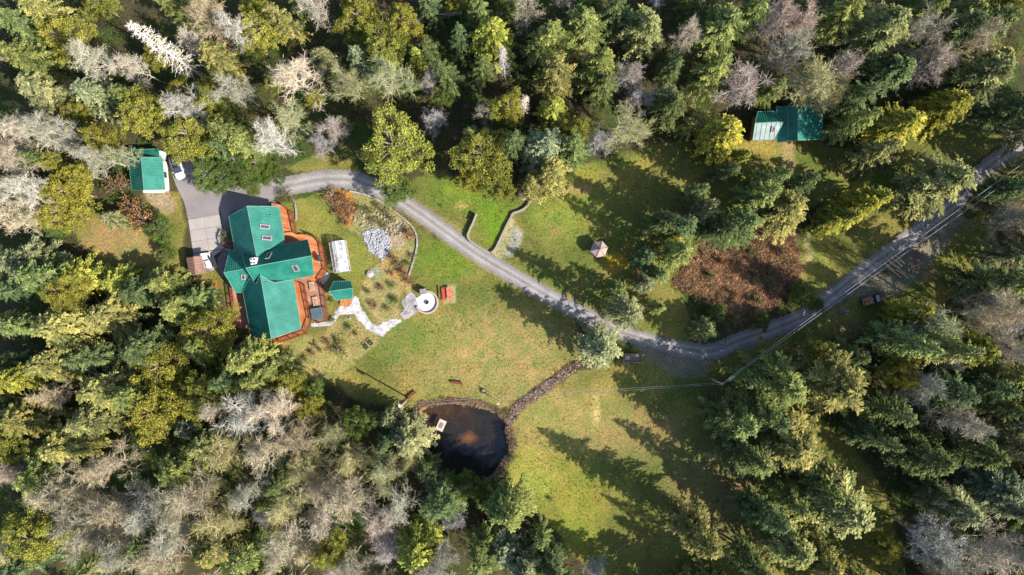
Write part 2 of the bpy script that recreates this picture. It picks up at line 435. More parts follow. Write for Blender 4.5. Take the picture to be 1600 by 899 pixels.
gme = np_mesh('ground', V, F, True)
ca = gme.attributes.new('zone', 'FLOAT_COLOR', 'POINT')
ca.data.foreach_set('color', np.concatenate([C.reshape(-1, 3), np.ones((nx * ny, 1))], 1).astype(np.float32).ravel())
m, nt, N, L, b = newmat('ground')
at = N.new('ShaderNodeAttribute'); at.attribute_name = 'zone'
na = noise_node(nt, 2.6, 6, 0.75); nb = noise_node(nt, 0.5, 4, 0.6)
ra = ramp(nt, na.outputs[0], [(0.36, (0.52, 0.60, 0.55)), (0.5, (0.98, 0.98, 0.95)), (0.64, (1.5, 1.36, 1.25))])
rb = ramp(nt, nb.outputs[0], [(0.35, (0.82, 0.92, 0.8)), (0.65, (1.15, 1.05, 1.1))])
m1 = N.new('ShaderNodeMixRGB'); m1.blend_type = 'MULTIPLY'; m1.inputs[0].default_value = 1
m2 = N.new('ShaderNodeMixRGB'); m2.blend_type = 'MULTIPLY'; m2.inputs[0].default_value = 1
nc = noise_node(nt, 9.0, 3, 0.7); rc = ramp(nt, nc.outputs[0], [(0.35, (0.74, 0.78, 0.72)), (0.65, (1.28, 1.22, 1.3))])
nd = noise_node(nt, 0.13, 5, 0.7); rd = ramp(nt, nd.outputs[0], [(0.38, (0.80, 1.0, 0.78)), (0.62, (1.12, 1.04, 0.95))])
m3 = N.new('ShaderNodeMixRGB'); m3.blend_type = 'MULTIPLY'; m3.inputs[0].default_value = 1
m4 = N.new('ShaderNodeMixRGB'); m4.blend_type = 'MULTIPLY'; m4.inputs[0].default_value = 1
L.new(at.outputs['Color'], m1.inputs[1]); L.new(ra.outputs[0], m1.inputs[2])
L.new(m1.outputs[0], m2.inputs[1]); L.new(rb.outputs[0], m2.inputs[2])
L.new(m2.outputs[0], m3.inputs[1]); L.new(rc.outputs[0], m3.inputs[2]); L.new(m3.outputs[0], m4.inputs[1]); L.new(rd.outputs[0], m4.inputs[2])
L.new(m4.outputs[0], b.inputs['Base Color']); b.inputs['Roughness'].default_value = 0.95; b.inputs['Specular IOR Level'].default_value = 0.1
bp = N.new('ShaderNodeBump'); bp.inputs['Strength'].default_value = 0.5; bp.inputs['Distance'].default_value = 0.15
L.new(na.outputs[0], bp.inputs['Height']); L.new(bp.outputs[0], b.inputs['Normal'])
link_mesh('ground', gme, m, kind='structure')

# ---- pond water: murky, lets the bottom show near the shore
m, nt, N, L, b = newmat('pond_water')
N.remove(b)
fr = N.new('ShaderNodeFresnel'); fr.inputs[0].default_value = 1.33
tr = N.new('ShaderNodeBsdfTransparent'); tr.inputs[0].default_value = (0.52, 0.46, 0.38, 1)
df = N.new('ShaderNodeBsdfDiffuse'); df.inputs[0].default_value = (0.010, 0.016, 0.036, 1)
gl = N.new('ShaderNodeBsdfGlossy'); gl.inputs['Roughness'].default_value = 0.03
mw = N.new('ShaderNodeMixShader'); mw.inputs[0].default_value = 0.3
ms = N.new('ShaderNodeMixShader')
nn = noise_node(nt, 1.2, 3); bp = N.new('ShaderNodeBump'); bp.inputs['Strength'].default_value = 0.08; L.new(nn.outputs[0], bp.inputs['Height'])
L.new(bp.outputs[0], gl.inputs['Normal'])
L.new(tr.outputs[0], mw.inputs[1]); L.new(df.outputs[0], mw.inputs[2])
L.new(fr.outputs[0], ms.inputs[0]); L.new(mw.outputs[0], ms.inputs[1]); L.new(gl.outputs[0], ms.inputs[2])
L.new(ms.outputs[0], N['Material Output'].inputs[0])
wp = []
cx = sum(p[0] for p in POND) / len(POND); cy = sum(p[1] for p in POND) / len(POND)
for p in POND:
    d = math.hypot(p[0] - cx, p[1] - cy)
    wp.append(G(cx + (p[0] - cx) * (1 + 4 / d), cy + (p[1] - cy) * (1 + 4 / d)))
me = bpy.data.meshes.new('pond_water'); me.from_pydata([(x, y, -0.5) for x, y in wp], [], [tuple(range(len(wp)))][::1]); me.update()
link_mesh('pond_water', me, m, kind='structure')

# ------------------------------------------------------------------ roads and paving sheets
def smooth_line(pts, n=8):
    out = []
    for i in range(len(pts) - 1):
        p0 = pts[max(i - 1, 0)]; p1 = pts[i]; p2 = pts[i + 1]; p3 = pts[min(i + 2, len(pts) - 1)]
        for k in range(n):
            t = k / n
            out.append(tuple(0.5 * ((2 * b_) + (-a + c) * t + (2 * a - 5 * b_ + 4 * c - d) * t * t + (-a + 3 * b_ - 3 * c + d) * t ** 3) for a, b_, c, d in zip(p0, p1, p2, p3)))
    out.append(tuple(pts[-1]))
    return out

def road_mat(name, col, track, sc):
    m, nt, N, L, b = newmat(name)
    at = N.new('ShaderNodeAttribute'); at.attribute_name = 'across'
    r = ramp(nt, at.outputs['Fac'], [(0.0, tuple(x * 0.72 for x in col)), (0.2, col), (0.32, track), (0.5, tuple(x * 0.8 for x in col)), (0.68, track), (0.8, col), (1.0, tuple(x * 0.72 for x in col))])
    n = noise_node(nt, sc, 6, .7); r2 = ramp(nt, n.outputs[0], [(0.3, (0.72,) * 3), (0.7, (1.25, 1.24, 1.22))])
    n4 = noise_node(nt, 0.35, 3, .6); r4 = ramp(nt, n4.outputs[0], [(0.35, (0.85,) * 3), (0.65, (1.12,) * 3)])
    mx = N.new('ShaderNodeMixRGB'); mx.blend_type = 'MULTIPLY'; mx.inputs[0].default_value = 1
    my = N.new('ShaderNodeMixRGB'); my.blend_type = 'MULTIPLY'; my.inputs[0].default_value = 1
    L.new(r.outputs[0], mx.inputs[1]); L.new(r2.outputs[0], mx.inputs[2])
    L.new(mx.outputs[0], my.inputs[1]); L.new(r4.outputs[0], my.inputs[2])
    L.new(my.outputs[0], b.inputs['Base Color']); b.inputs['Roughness'].default_value = 0.95; b.inputs['Specular IOR Level'].default_value = 0.15
    bp = N.new('ShaderNodeBump'); bp.inputs['Strength'].default_value = 0.25; bp.inputs['Distance'].default_value = 0.03
    L.new(n.outputs[0], bp.inputs['Height']); L.new(bp.outputs[0], b.inputs['Normal'])
    return m

def ribbon(name, pts, mt, z, jit=0.12, n=14):
    """pts: (px, py, width_px)"""
    ln = smooth_line(pts, n); V = []; A = []; K = 9
    for i, (x, y, w) in enumerate(ln):
        a = ln[max(i - 1, 0)]; c = ln[min(i + 1, len(ln) - 1)]
        dx, dy = c[0] - a[0], c[1] - a[1]; q = math.hypot(dx, dy) or 1
        nx_, ny_ = -dy / q, dx / q
        ja, jb = rnd.uniform(-jit, jit), rnd.uniform(-jit, jit)
        for k in range(K):
            t = k / (K - 1)
            o = (t - 0.5) * w + (ja / S if k == 0 else jb / S if k == K - 1 else 0)
            X, Y = G(x + nx_ * o, y + ny_ * o)
            V.append((X, Y, z)); A.append(t)
    F = []
    for i in range(len(ln) - 1):
        for k in range(K - 1):
            a = i * K + k
            F.append((a, a + K, a + K + 1, a + 1))
    me = bpy.data.meshes.new(name); me.from_pydata(V, [], F); me.update()
    at = me.attributes.new('across', 'FLOAT', 'POINT'); at.data.foreach_set('value', A)
    return link_mesh(name, me, mt, kind='structure')

M_ASPH = road_mat('asphalt', (0.205, 0.19, 0.186), (0.275, 0.255, 0.248), 3.0)
M_GRAVELROAD = road_mat('gravel_track', (0.19, 0.172, 0.158), (0.26, 0.24, 0.225), 2.2)
ribbon('driveway', [(925, 497, 23), (893, 482, 23), (850, 459, 24), (800, 430, 24), (750, 400, 25), (700, 365, 25), (660, 336, 25), (625, 313, 26), (590, 295, 27), (550, 282, 29), (505, 281, 31), (460, 289, 30), (420, 294, 30), (380, 300, 34), (350, 308, 40)], M_ASPH, 0.02)
ribbon('gravel_road', [(1660, 205, 22), (1600, 226, 22), (1560, 249, 25), (1520, 282, 28), (1490, 318, 27), (1440, 357, 27), (1380, 402, 27), (1320, 446, 27), (1265, 488, 27), (1215, 512, 27), (1160, 530, 26), (1112, 549, 27), (1060, 544, 26), (1005, 530, 25), (965, 517, 24), (922, 496, 23)], M_GRAVELROAD, 0.012, 0.25)
def sheet(name, poly, mt, z, kind='structure', t=None):
    mb = MB()
    pp = [G(*p) for p in poly]
    if t: mb.prism(pp, z - t, z)
    else:
        ar = sum(pp[i][0] * pp[(i + 1) % len(pp)][1] - pp[(i + 1) % len(pp)][0] * pp[i][1] for i in range(len(pp)))
        if ar < 0: pp = pp[::-1]
        mb.add([(x, y, z) for x, y in pp], [tuple(range(len(pp)))])
    return mb.build(name, mt, None, kind)
M_ASPH2 = mat('asphalt_yard', (0.185, 0.165, 0.165), rough=.95, var=0.14, scale=0.25, fine=0.10, bump=.1)
sheet('parking_area', [(262, 246), (300, 248), (330, 270), (400, 284), (425, 282), (428, 310), (415, 322), (360, 330), (352, 350), (344, 327), (342, 336), (294, 343), (291, 328), (287, 314), (276, 292), (268, 270)], M_ASPH2, 0.028)
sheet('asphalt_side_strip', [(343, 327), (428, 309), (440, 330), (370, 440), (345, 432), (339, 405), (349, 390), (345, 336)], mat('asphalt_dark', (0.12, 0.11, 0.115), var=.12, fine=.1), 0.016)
# concrete slabs: each pane its own slab with a joint between
def quad_split(q, nu, nv, gap=0.5):
    out = []
    for i in range(nu):
        for j in range(nv):
            def f(u, v):
                a = [q[0][k] + (q[1][k] - q[0][k]) * u for k in (0, 1)]; b_ = [q[3][k] + (q[2][k] - q[3][k]) * u for k in (0, 1)]
                return (a[0] + (b_[0] - a[0]) * v, a[1] + (b_[1] - a[1]) * v)
            e = 0.0035
            out.append([f(i / nu + e, j / nv + e), f((i + 1) / nu - e, j / nv + e), f((i + 1) / nu - e, (j + 1) / nv - e), f(i / nu + e, (j + 1) / nv - e)])
    return out
pad = thing('concrete_pad', 'pale concrete parking pad of square slabs below the asphalt yard', 'paving', (0, 0, 0))
for q in quad_split([(294, 343.5), (343, 335.5), (352, 388), (302, 396)], 2, 3):
    MB().prism([G(*p) for p in q], 0.0, 0.06).build('slab', M_CONC, pad)
for q in ([(302.3, 396.8), (325, 393), (329, 424), (307, 429)], [(325.8, 393), (349, 389.5), (334, 400.5), (340, 418), (330, 424)]):
    MB().prism([G(*p) for p in q], 0.0, 0.06).build('slab', M_CONC, pad)

# ------------------------------------------------------------------ roofs and houses
def plane3(a, b_, c):
    a, b_, c = Vector(a), Vector(b_), Vector(c)
    return (a, (b_ - a).cross(c - a).normalized())

def roof_slope(parent, base3, poly, mt=None, spacing=0.42, name='roof_slope', trim=True, thick=0.12):
    """base3: three (px,py,h) fixing the plane, first two along the ridge; poly: photo pixels of the outline"""
    mt = mt or M_ROOF
    A, B, Cc = [P(*q) for q in base3]
    pl = plane3(A, B, Cc)
    pts = [put_on_plane(x, y, pl) for x, y in poly]
    sl = MB().slab(pts, thick).build(name, mt, parent)
    e = (B - A).normalized(); nrm = pl[1] if pl[1].z > 0 else -pl[1]
    up = nrm.cross(e).normalized()
    if up.z < 0: up = -up
    uv = [((p - A).dot(e), (p - A).dot(up)) for p in pts]
    u0 = min(u for u, v in uv); u1 = max(u for u, v in uv)
    ribs = MB(); u = u0 + spacing * 0.5; n = len(uv)
    while u < u1:
        xs = []
        for i in range(n):
            (ua, va), (ub, vb) = uv[i], uv[(i + 1) % n]
            if (ua - u) * (ub - u) < 0: xs.append(va + (vb - va) * (u - ua) / (ub - ua))
        xs.sort()
        for k in range(0, len(xs) - 1, 2):
            if xs[k + 1] - xs[k] > 0.1:
                p0 = A + e * u + up * xs[k] + nrm * 0.02; p1 = A + e * u + up * xs[k + 1] + nrm * 0.02
                M = Matrix((up, e, nrm)).transposed()
                ribs.box((p0 + p1) / 2, ((p1 - p0).length - 0.04, 0.06, 0.11), M=M)
        u += spacing
    if ribs.v: ribs.build('standing_seam', mt, sl)
    if trim:
        tr = MB()
        for i in range(n):
            a, b_ = pts[i], pts[(i + 1) % n]
            tr.bar(a + nrm * 0.015, b_ + nrm * 0.015, 0.10, 0.06)
        tr.build('edge_flashing', M_TRIM, sl)
    return sl, pl

def gable_walls(parent, ridge, eaveA, eaveB, hr, he, inset=0.8, mt=None, base=0.0):
    """ridge: two pixel ends; eaveA/eaveB two pixel ends each (same order); a gabled prism just below the roof"""
    R0, R1 = P(*ridge[0], hr), P(*ridge[1], hr)
    A0, A1 = P(*eaveA[0], he), P(*eaveA[1], he)
    B0, B1 = P(*eaveB[0], he), P(*eaveB[1], he)
    d = (R1 - R0).normalized(); c = ((A1 - B1)); c = (c - d * c.dot(d)).normalized()
    def sec(R, A, B, s):
        R = R + d * s * inset; A = A + d * s * inset - c * inset; B = B + d * s * inset + c * inset
        return [Vector((A.x, A.y, base)), Vector((A.x, A.y, he - 0.02)), Vector((R.x, R.y, hr - 0.35)), Vector((B.x, B.y, he - 0.02)), Vector((B.x, B.y, base))]
    s0 = sec(R0, A0, B0, 1); s1 = sec(R1, A1, B1, -1)
    mb = MB().add(s0 + s1, [(0, 1, 2, 3, 4), (9, 8, 7, 6, 5), (0, 5, 6, 1), (1, 6, 7, 2), (2, 7, 8, 3), (3, 8, 9, 4)])
    w = mb.build('wall', mt or M_WALL, parent)
    # windows on both long walls
    for (p, q, sg) in ((s0[0], s1[0], 1), (s0[4], s1[4], -1)):
        Ld = (q - p); Lw = Ld.length; Ld.normalize()
        k = max(1, int(Lw // 4))
        for i in range(k):
            c0 = p + Ld * Lw * (i + 0.5) / k; c0.z = base + min(1.45, (he - base) * 0.5)
            ang = math.atan2(Ld.y, Ld.x)
            fr_ = MB()
            for dx, dz, sx, sz in ((-.62, 0, .08, 1.3), (.62, 0, .08, 1.3), (0, .61, 1.16, .08), (0, -.61, 1.16, .08)):
                fr_.box(c0 + Ld * dx + Vector((0, 0, dz)), (sx, 0.14, sz), ang)
            wo = fr_.build('window', M_WHITE, parent)
            MB().box(c0, (1.16, 0.08, 1.14), ang).build('pane', M_GLASS, wo)
    return w

def skylight(parent, px, py, w, h, ang, pl):
    """w along ang direction (photo degrees clockwise from right), sizes in px"""
    c = put_on_plane(px, py, pl); n = pl[1] if pl[1].z > 0 else -pl[1]
    a = math.radians(-ang)
    e = Vector((math.cos(a), math.sin(a), 0)); e = (e - n * e.dot(n)).normalized(); f = n.cross(e)
    M = Matrix((e, f, n)).transposed(); k = S * (CAM_H - c.z) / CAM_H
    w *= k; h *= k; t = 0.16
    fr_ = MB()
    for dx, dy, sx, sy in ((-(w - t) / 2, 0, t, h), ((w - t) / 2, 0, t, h), (0, (h - t) / 2, w - 2 * t, t), (0, -(h - t) / 2, w - 2 * t, t)):
        fr_.box(c + e * dx + f * dy + n * 0.14, (sx, sy, 0.22), M=M)
    o = fr_.build('skylight', M_FRAME, parent)
    MB().box(c + n * 0.16, (w - 2 * t, h - 2 * t, 0.1), M=M).build('pane', M_SKYLIGHT, o)

house = thing('main_house', 'large house with several green metal gable roofs and orange wrap-around deck', 'house', (0, 0, 0))
EH = 2.7
# north wing
_, plNE = roof_slope(house, [(386, 322.3, 6.0), (401, 402, 6.0), (436, 323, EH)], [(386, 322.3), (436, 323), (443.8, 369), (444, 379), (418, 390), (401.5, 404)])
_, plNW = roof_slope(house, [(386, 322.3, 6.0), (401, 402, 6.0), (357.5, 338.4, EH)], [(386, 322.3), (401.5, 404), (392, 412), (370, 406), (357.5, 338.4)])
gable_walls(house, [(386, 322.3), (401, 402)], [(436, 323), (450, 400)], [(357.5, 338.4), (371, 412)], 6.0, EH)
skylight(house, 413.3, 354.9, 15, 7, 0, plNE); skylight(house, 416.6, 372.4, 15, 7, 0, plNE)
# east-west wing
_, plMS = roof_slope(house, [(384, 419, 8.0), (487, 400, 8.0), (490.3, 430.5, 3.6)], [(384, 419), (487, 400), (490.3, 430.5), (426.6, 442.5), (406.7, 429.6), (400.3, 444)])
_, plMN = roof_slope(house, [(384, 419, 8.0), (487, 400, 8.0), (480.5, 374.7, 3.6)], [(384, 419), (487, 400), (480.5, 374.7), (417, 387), (378, 395.5)])
gable_walls(house, [(384, 419), (487, 400)], [(393, 449), (490.3, 430.5)], [(378, 394), (480.5, 374.7)], 8.0, 3.6)
skylight(house, 420, 400.8, 7, 15, 5, plMN); skylight(house, 461.8, 418.2, 8.5, 14.5, -10, plMS)
# west gable
_, plWS = roof_slope(house, [(350, 426, 4.9), (381, 420.5, 4.9), (368, 457, 2.4)], [(350, 426.2), (383, 420.3), (399, 444), (391, 436), (378.6, 457.4), (368, 457)][:3] + [(390, 434), (378.6, 457.4), (368, 457)])
_, plWN = roof_slope(house, [(350, 426, 4.9), (381, 420.5, 4.9), (358.5, 392.7, 2.4)], [(350, 426.2), (383, 420.3), (378, 396), (366, 391), (358.5, 392.7)])
gable_walls(house, [(350, 426), (384, 420)], [(368, 457), (396, 452)], [(358.5, 392.7), (385, 388)], 4.9, 2.4)
skylight(house, 380.5, 432.4, 6.5, 9.5, 10, plWS)
# south wing
_, plSE = roof_slope(house, [(406.7, 429.6, 6.3), (424, 529.2, 6.3), (470.3, 514, EH)], [(406.7, 429.6), (426.6, 441.9), (458.4, 437.8), (470.3, 514), (424, 529.2)])
_, plSW = roof_slope(house, [(406.7, 429.6, 6.3), (424, 529.2, 6.3), (393.4, 529.2, EH)], [(406.7, 429.6), (424, 529.2), (393.4, 529.2), (379.6, 456), (390, 434.5), (400.3, 444)])
gable_walls(house, [(406.7, 429.6), (424, 529.2)], [(458, 437), (470.3, 514)], [(378, 452), (393.4, 529.2)], 6.3, EH)
# chimney box
cpos = put_on_plane(398.3, 408.8, plMN)
ch = MB().box(cpos + Vector((0, 0, 0.1)), (1.15, 1.35, 1.5), math.radians(10)).build('chimney', M_WHITE, house, bevel=0.04)
for dx, dy in ((-.28, -.3), (.25, -.3), (-.25, .3), (.27, .32)):
    MB().tube([cpos + Vector((dx, dy, .8)), cpos + Vector((dx, dy, 1.05))], [.13, .13], 8).build('flue', M_DARKMET, ch)
for px, py, pl in ((424.7, 337, plNE), (417, 442, plSE)):
    c = put_on_plane(px, py, pl); MB().tube([c, c + Vector((0, 0, .45))], [.09, .09], 8).build('vent_pipe', M_STEEL, house)

# deck: boards laid as separate planks, joined per platform; railings with posts
def deck_platform(parent, poly, z, bdir, mt, clip_w=0.2, name='deck_boards'):
    pts = [P(x, y, z) for x, y in poly]
    MB().slab([p - Vector((0, 0, 0.045)) for p in pts], 0.25).build('deck_frame', M_RAIL, parent)
    a = math.radians(-bdir); e = Vector((math.cos(a), math.sin(a), 0)); f = Vector((-e.y, e.x, 0))
    uv = [(p.dot(e), p.dot(f)) for p in pts]; n = len(uv)
    v = min(q[1] for q in uv) + clip_w / 2; v1 = max(q[1] for q in uv); mb = MB()
    while v < v1:
        xs = []
        for i in range(n):
            (ua, va), (ub, vb) = uv[i], uv[(i + 1) % n]
            if (va - v) * (vb - v) < 0: xs.append(ua + (ub - ua) * (v - va) / (vb - va))
        xs.sort()
        for k in range(0, len(xs) - 1, 2):
            L_ = xs[k + 1] - xs[k]
            if L_ > 0.1: mb.box(e * ((xs[k] + xs[k + 1]) / 2) + f * v + Vector((0, 0, z - 0.02 + rnd.uniform(-.003, .003))), (L_, clip_w - 0.02, 0.045), a)
        v += clip_w
    o = mb.build(name, mt, parent)
    o['kind'] = 'stuff'
    return o

def railing(parent, line, z, h=1.0, step=1.9, mt=None):
    mt = mt or M_RAIL
    pts = [P(x, y, z + h) for x, y in line]
    pts = [Vector((p.x, p.y, z)) for p in pts]
    top = MB(); bal = MB()
    post = None
    for a, b_ in zip(pts[:-1], pts[1:]):
        d = b_ - a; L_ = d.length; k = max(1, round(L_ / step))
        top.bar(a + Vector((0, 0, h)), b_ + Vector((0, 0, h)), 0.2, 0.06)
        top.bar(a + Vector((0, 0, 0.12)), b_ + Vector((0, 0, 0.12)), 0.05, 0.08)
        for i in range(k + 1):
            p = a + d * i / k
            MB().box(p + Vector((0, 0, h / 2 - 0.05)), (0.15, 0.15, h)).build('post', mt, parent)
        m_ = int(L_ / 0.13)
        for i in range(m_):
            p = a + d * (i + .5) / m_
            bal.box(p + Vector((0, 0, h / 2 + .05)), (0.035, 0.035, h - .14))
    r = top.build('handrail', mt, parent)
    b2 = bal.build('balusters', mt, r); b2['kind'] = 'stuff'

deck = thing('wooden_deck', 'orange stained timber deck with railings wrapping round the green roofed house', 'deck', (0, 0, 0))
DK = 0.55
deck_platform(deck, [(424, 317), (438, 320), (455, 331), (462.5, 366), (478.5, 366), (492, 371), (503, 383), (510, 424), (499, 441), (489, 441), (470, 432), (450, 400), (440, 372), (425, 330)], DK, -79 + 90, M_DECK)
deck_platform(deck, [(489, 441.6), (499, 441.6), (503, 447), (511.6, 500), (497, 505), (484.5, 497), (475, 445), (458, 437), (470, 432)], DK - 0.25, 11, M_DECKPALE)
deck_platform(deck, [(455, 436), (475, 445), (484.5, 499), (482, 505), (477, 521), (453, 530), (421, 541), (409.5, 541.6), (391, 527), (384, 516), (392, 514), (402, 522), (460, 505)], DK, 79, M_DECK)
deck_platform(deck, [(358.6, 449), (378, 452), (392, 514), (384, 516), (367, 513)], DK, 79, M_DECKPALE)
railing(deck, [(438, 319.5), (455, 331), (462.5, 366)], DK)
railing(deck, [(478.5, 366), (492, 371), (503, 383), (509.7, 424), (499.4, 440)], DK)
railing(deck, [(499, 441.6), (503.5, 447), (511.6, 500), (497, 505), (486, 498)], DK - .25)
railing(deck, [(474, 446), (485, 500), (477, 521), (453, 530), (421, 541), (409.5, 541.6), (391, 527), (384, 516)], DK)
railing(deck, [(384, 516), (367, 513), (358.6, 449)], DK)
# diagonal timber walk and curved steps at the corner
st = thing('curved_steps', 'pale curved stone steps hugging the deck corner beside the greenhouse', 'steps', (0, 0, 0))
for k in range(3):
    mb = MB(); o_ = 1.5 + k * 2.6
    arc = [(510, 425), (508, 431), (504, 437), (499.5, 441.5)]
    out = [(x + o_ * 0.85, y + o_ * 0.55) for x, y in arc]; inn = [(x + (o_ - 2.4) * 0.85, y + (o_ - 2.4) * 0.55) for x, y in arc]
    mb.prism([G(*p) for p in inn + out[::-1]], 0, max(.1, DK - 0.1 - 0.15 * k))
    mb.build('step', M_STONEW, st)

tub = thing('hot_tub', 'square hot tub with blue grey cover sunk in the lower deck', 'hot tub', P(495.8, 490, DK), math.radians(10))
MB().box((0, 0, 0.2), (2.05, 2.25, 0.8)).build('tub_shell', M_WOODOLD, tub, bevel=0.08)
for sy in (-1, 1): MB().box((0, sy * 0.565, 0.66), (2.15, 1.11, 0.14)).build('cover_panel', M_TUB, tub, bevel=0.04)
for i, (px, py) in enumerate(((488.3, 447.5), (493.3, 471))):
    b_ = thing('slatted_lounger', ('pale slatted wooden lounger on the deck nearest the main roof corner' if i == 0 else 'pale slatted wooden lounger on the deck just above the hot tub'), 'lounger', P(px, py, DK - .2), math.radians(10), 'slatted loungers on the lower deck')
    for k in range(7):
        MB().box((0, -0.75 + k * 0.25, 0.36), (1.0, 0.15, 0.04)).build('slat', M_WOODPALE, b_)
    for sx in (-.46, .46):
        MB().box((sx * 0.9, 0, 0.31), (0.06, 1.8, 0.06)).build('side_rail', M_WOODPALE, b_)
        for sy in (-.8, .8): MB().box((sx * 0.9, sy, 0.14), (0.06, 0.06, 0.28)).build('leg', M_WOODPALE, b_)
bbq = thing('barbecue', 'black barbecue grill standing at the outer railing of the upper deck', 'barbecue', P(499.5, 404, DK), math.radians(10))
MB().box((0, 0, 0.45), (0.6, 1.1, 0.8)).build('cabinet', M_DARKMET, bbq, bevel=0.03)
MB().tube([(0, -0.5, 0.92), (0, 0.5, 0.92)], [0.3, 0.3], 12).build('lid', M_DARKMET, bbq)
for sy in (-.75, .75): MB().box((0, sy, 0.82), (0.45, 0.35, 0.04)).build('side_shelf', M_STEEL, bbq)
MB().box((0.36, 0, 0.9), (0.04, 0.7, 0.04)).build('handle', M_STEEL, bbq)

# detached garage with lean-to
gar = thing('detached_garage', 'small garage with bright green gable roof left of the parked car', 'garage', (0, 0, 0))
roof_slope(gar, [(220.7, 246, 4.7), (225, 297.6, 4.7), (253.6, 246.3, 2.5)], [(220.7, 246), (225, 297.6), (258, 296.6), (253.6, 246.3)])
roof_slope(gar, [(220.7, 246, 4.7), (225, 297.6, 4.7), (201.2, 250, 2.5)], [(220.7, 246), (225, 297.6), (206, 297.2), (201.2, 250)])
gable_walls(gar, [(220.7, 246), (225, 297.6)], [(253.6, 246.3), (258, 296.6)], [(201.2, 250), (206, 297)], 4.7, 2.5, inset=.4, mt=M_WHITE)
roof_slope(gar, [(204.6, 245.5, 2.6), (249, 244, 2.6), (205.5, 234.6, 2.2)], [(204.6, 247.5), (249, 245.4), (248, 232.7), (205.5, 234.6)], name='lean_to_roof')
a = [P(206.5, 236, 3), P(247, 234, 3), P(248, 245, 3), P(206, 247, 3)]
MB().prism([(p.x, p.y) for p in a], 0, 2.1).build('lean_to_wall', M_WHITE, gar)
apr = thing('concrete_apron', 'white concrete apron along the right side of the small garage', 'paving', (0, 0, 0))
for q in quad_split([(251, 238), (257, 238), (264.5, 299), (256, 300)], 1, 5) + quad_split([(223, 297), (256, 297), (257, 302), (224, 301.5)], 3, 1):
    MB().prism([G(*p) for p in q], 0.0, 0.07).build('slab', M_WHITE, apr)

# garden shed with small green roof
shed = thing('garden_shed', 'little shed with green gable roof between greenhouse and stone path', 'shed', (0, 0, 0))
roof_slope(shed, [(514, 455.7, 3.6), (551.2, 450.5, 3.6), (525, 468.8, 2.3)], [(514, 455.7), (551.2, 450.5), (551, 466.6), (525, 468.9)], spacing=.36)
roof_slope(shed, [(514, 455.7, 3.6), (551.2, 450.5, 3.6), (521, 440.2, 2.3)], [(514, 455.7), (551.2, 450.5), (547, 439), (521, 440.2)], spacing=.36)
gable_walls(shed, [(514, 455.7), (551.2, 450.5)], [(521, 469), (551, 466.6)], [(521, 440.2), (547, 439)], 3.6, 2.3, inset=.35)
deck_platform(shed, [(531, 466), (549, 466), (549, 475), (541, 480), (531, 478)], 0.3, 79, M_DECK)

# greenhouse
gh = thing('greenhouse', 'glazed white framed greenhouse with planting trays beside the deck', 'greenhouse', (0, 0, 0))
M_GHGLASS, nt, N, L, b = newmat('greenhouse_glazing')
N.remove(b)
tr = N.new('ShaderNodeBsdfTransparent'); tr.inputs[0].default_value = (0.93, 0.95, 0.95, 1)
gl = N.new('ShaderNodeBsdfGlossy'); gl.inputs['Roughness'].default_value = 0.1
dfu = N.new('ShaderNodeBsdfDiffuse'); dfu.inputs[0].default_value = (0.6, 0.6, 0.62, 1)
ms = N.new('ShaderNodeMixShader'); ms.inputs[0].default_value = 0.06; m2 = N.new('ShaderNodeMixShader'); m2.inputs[0].default_value = 0.30
nzz = noise_node(nt, 1.1, 3); rz_ = ramp(nt, nzz.outputs[0], [(0.4, (0.12,) * 3), (0.6, (0.6,) * 3)]); L.new(rz_.outputs[0], m2.inputs[0])
L.new(tr.outputs[0], m2.inputs[1]); L.new(dfu.outputs[0], m2.inputs[2]); L.new(m2.outputs[0], ms.inputs[1]); L.new(gl.outputs[0], ms.inputs[2])
L.new(ms.outputs[0], N['Material Output'].inputs[0])
g0 = [P(513, 378.5, 1.8), P(537.5, 375, 1.8), P(545.5, 424, 1.8), P(521, 427, 1.8)]
cx_, cy_ = sum(p.x for p in g0) / 4, sum(p.y for p in g0) / 4
ang = math.atan2(g0[1].y - g0[2].y, g0[1].x - g0[2].x)
Lg = 5.9; Wg = 2.9
gh.location = (cx_, cy_, 0); gh.rotation_euler = (0, 0, ang)
base = MB()
for x, y, sx, sy in ((0, Wg / 2, Lg, .14), (0, -Wg / 2, Lg, .14), (Lg / 2, 0, .14, Wg), (-Lg / 2, 0, .14, Wg)): base.box((x, y, .2), (sx, sy, .4))
base.build('base_wall', M_CONC, gh)
for i in range(7):
    x = -Lg / 2 + Lg * i / 6; mb = MB()
    prof = [(-Wg / 2, 0.4), (-Wg / 2, 1.7), (-Wg / 4, 2.3), (0, 2.5), (Wg / 4, 2.3), (Wg / 2, 1.7), (Wg / 2, 0.4)]
    for (y0, z0), (y1, z1) in zip(prof[:-1], prof[1:]): mb.bar((x, y0, z0), (x, y1, z1), 0.06)
    mb.build('frame_rib', M_WHITE, gh)
    if i < 6:
        for (y0, z0), (y1, z1) in zip(prof[:-1], prof[1:]):
            a_, b_ = x + .04, x + Lg / 6 - .04
            MB().slab([(a_, y0, z0), (b_, y0, z0), (b_, y1, z1), (a_, y1, z1)], 0.012).build('pane', M_GHGLASS, gh)
mb = MB()
for y, z in ((-Wg / 2, 1.7), (-Wg / 4, 2.3), (0, 2.5), (Wg / 4, 2.3), (Wg / 2, 1.7)): mb.bar((-Lg / 2, y, z), (Lg / 2, y, z), 0.06)
mb.build('purlin', M_WHITE, gh)
MB().box((0, 0, .05), (Lg - .3, Wg - .3, .04)).build('floor', M_STONEW, gh)
for y in (-1.0, 1.0): MB().box((0, y, .75), (Lg - .5, .6, .06)).build('bench', M_WHITE, gh)
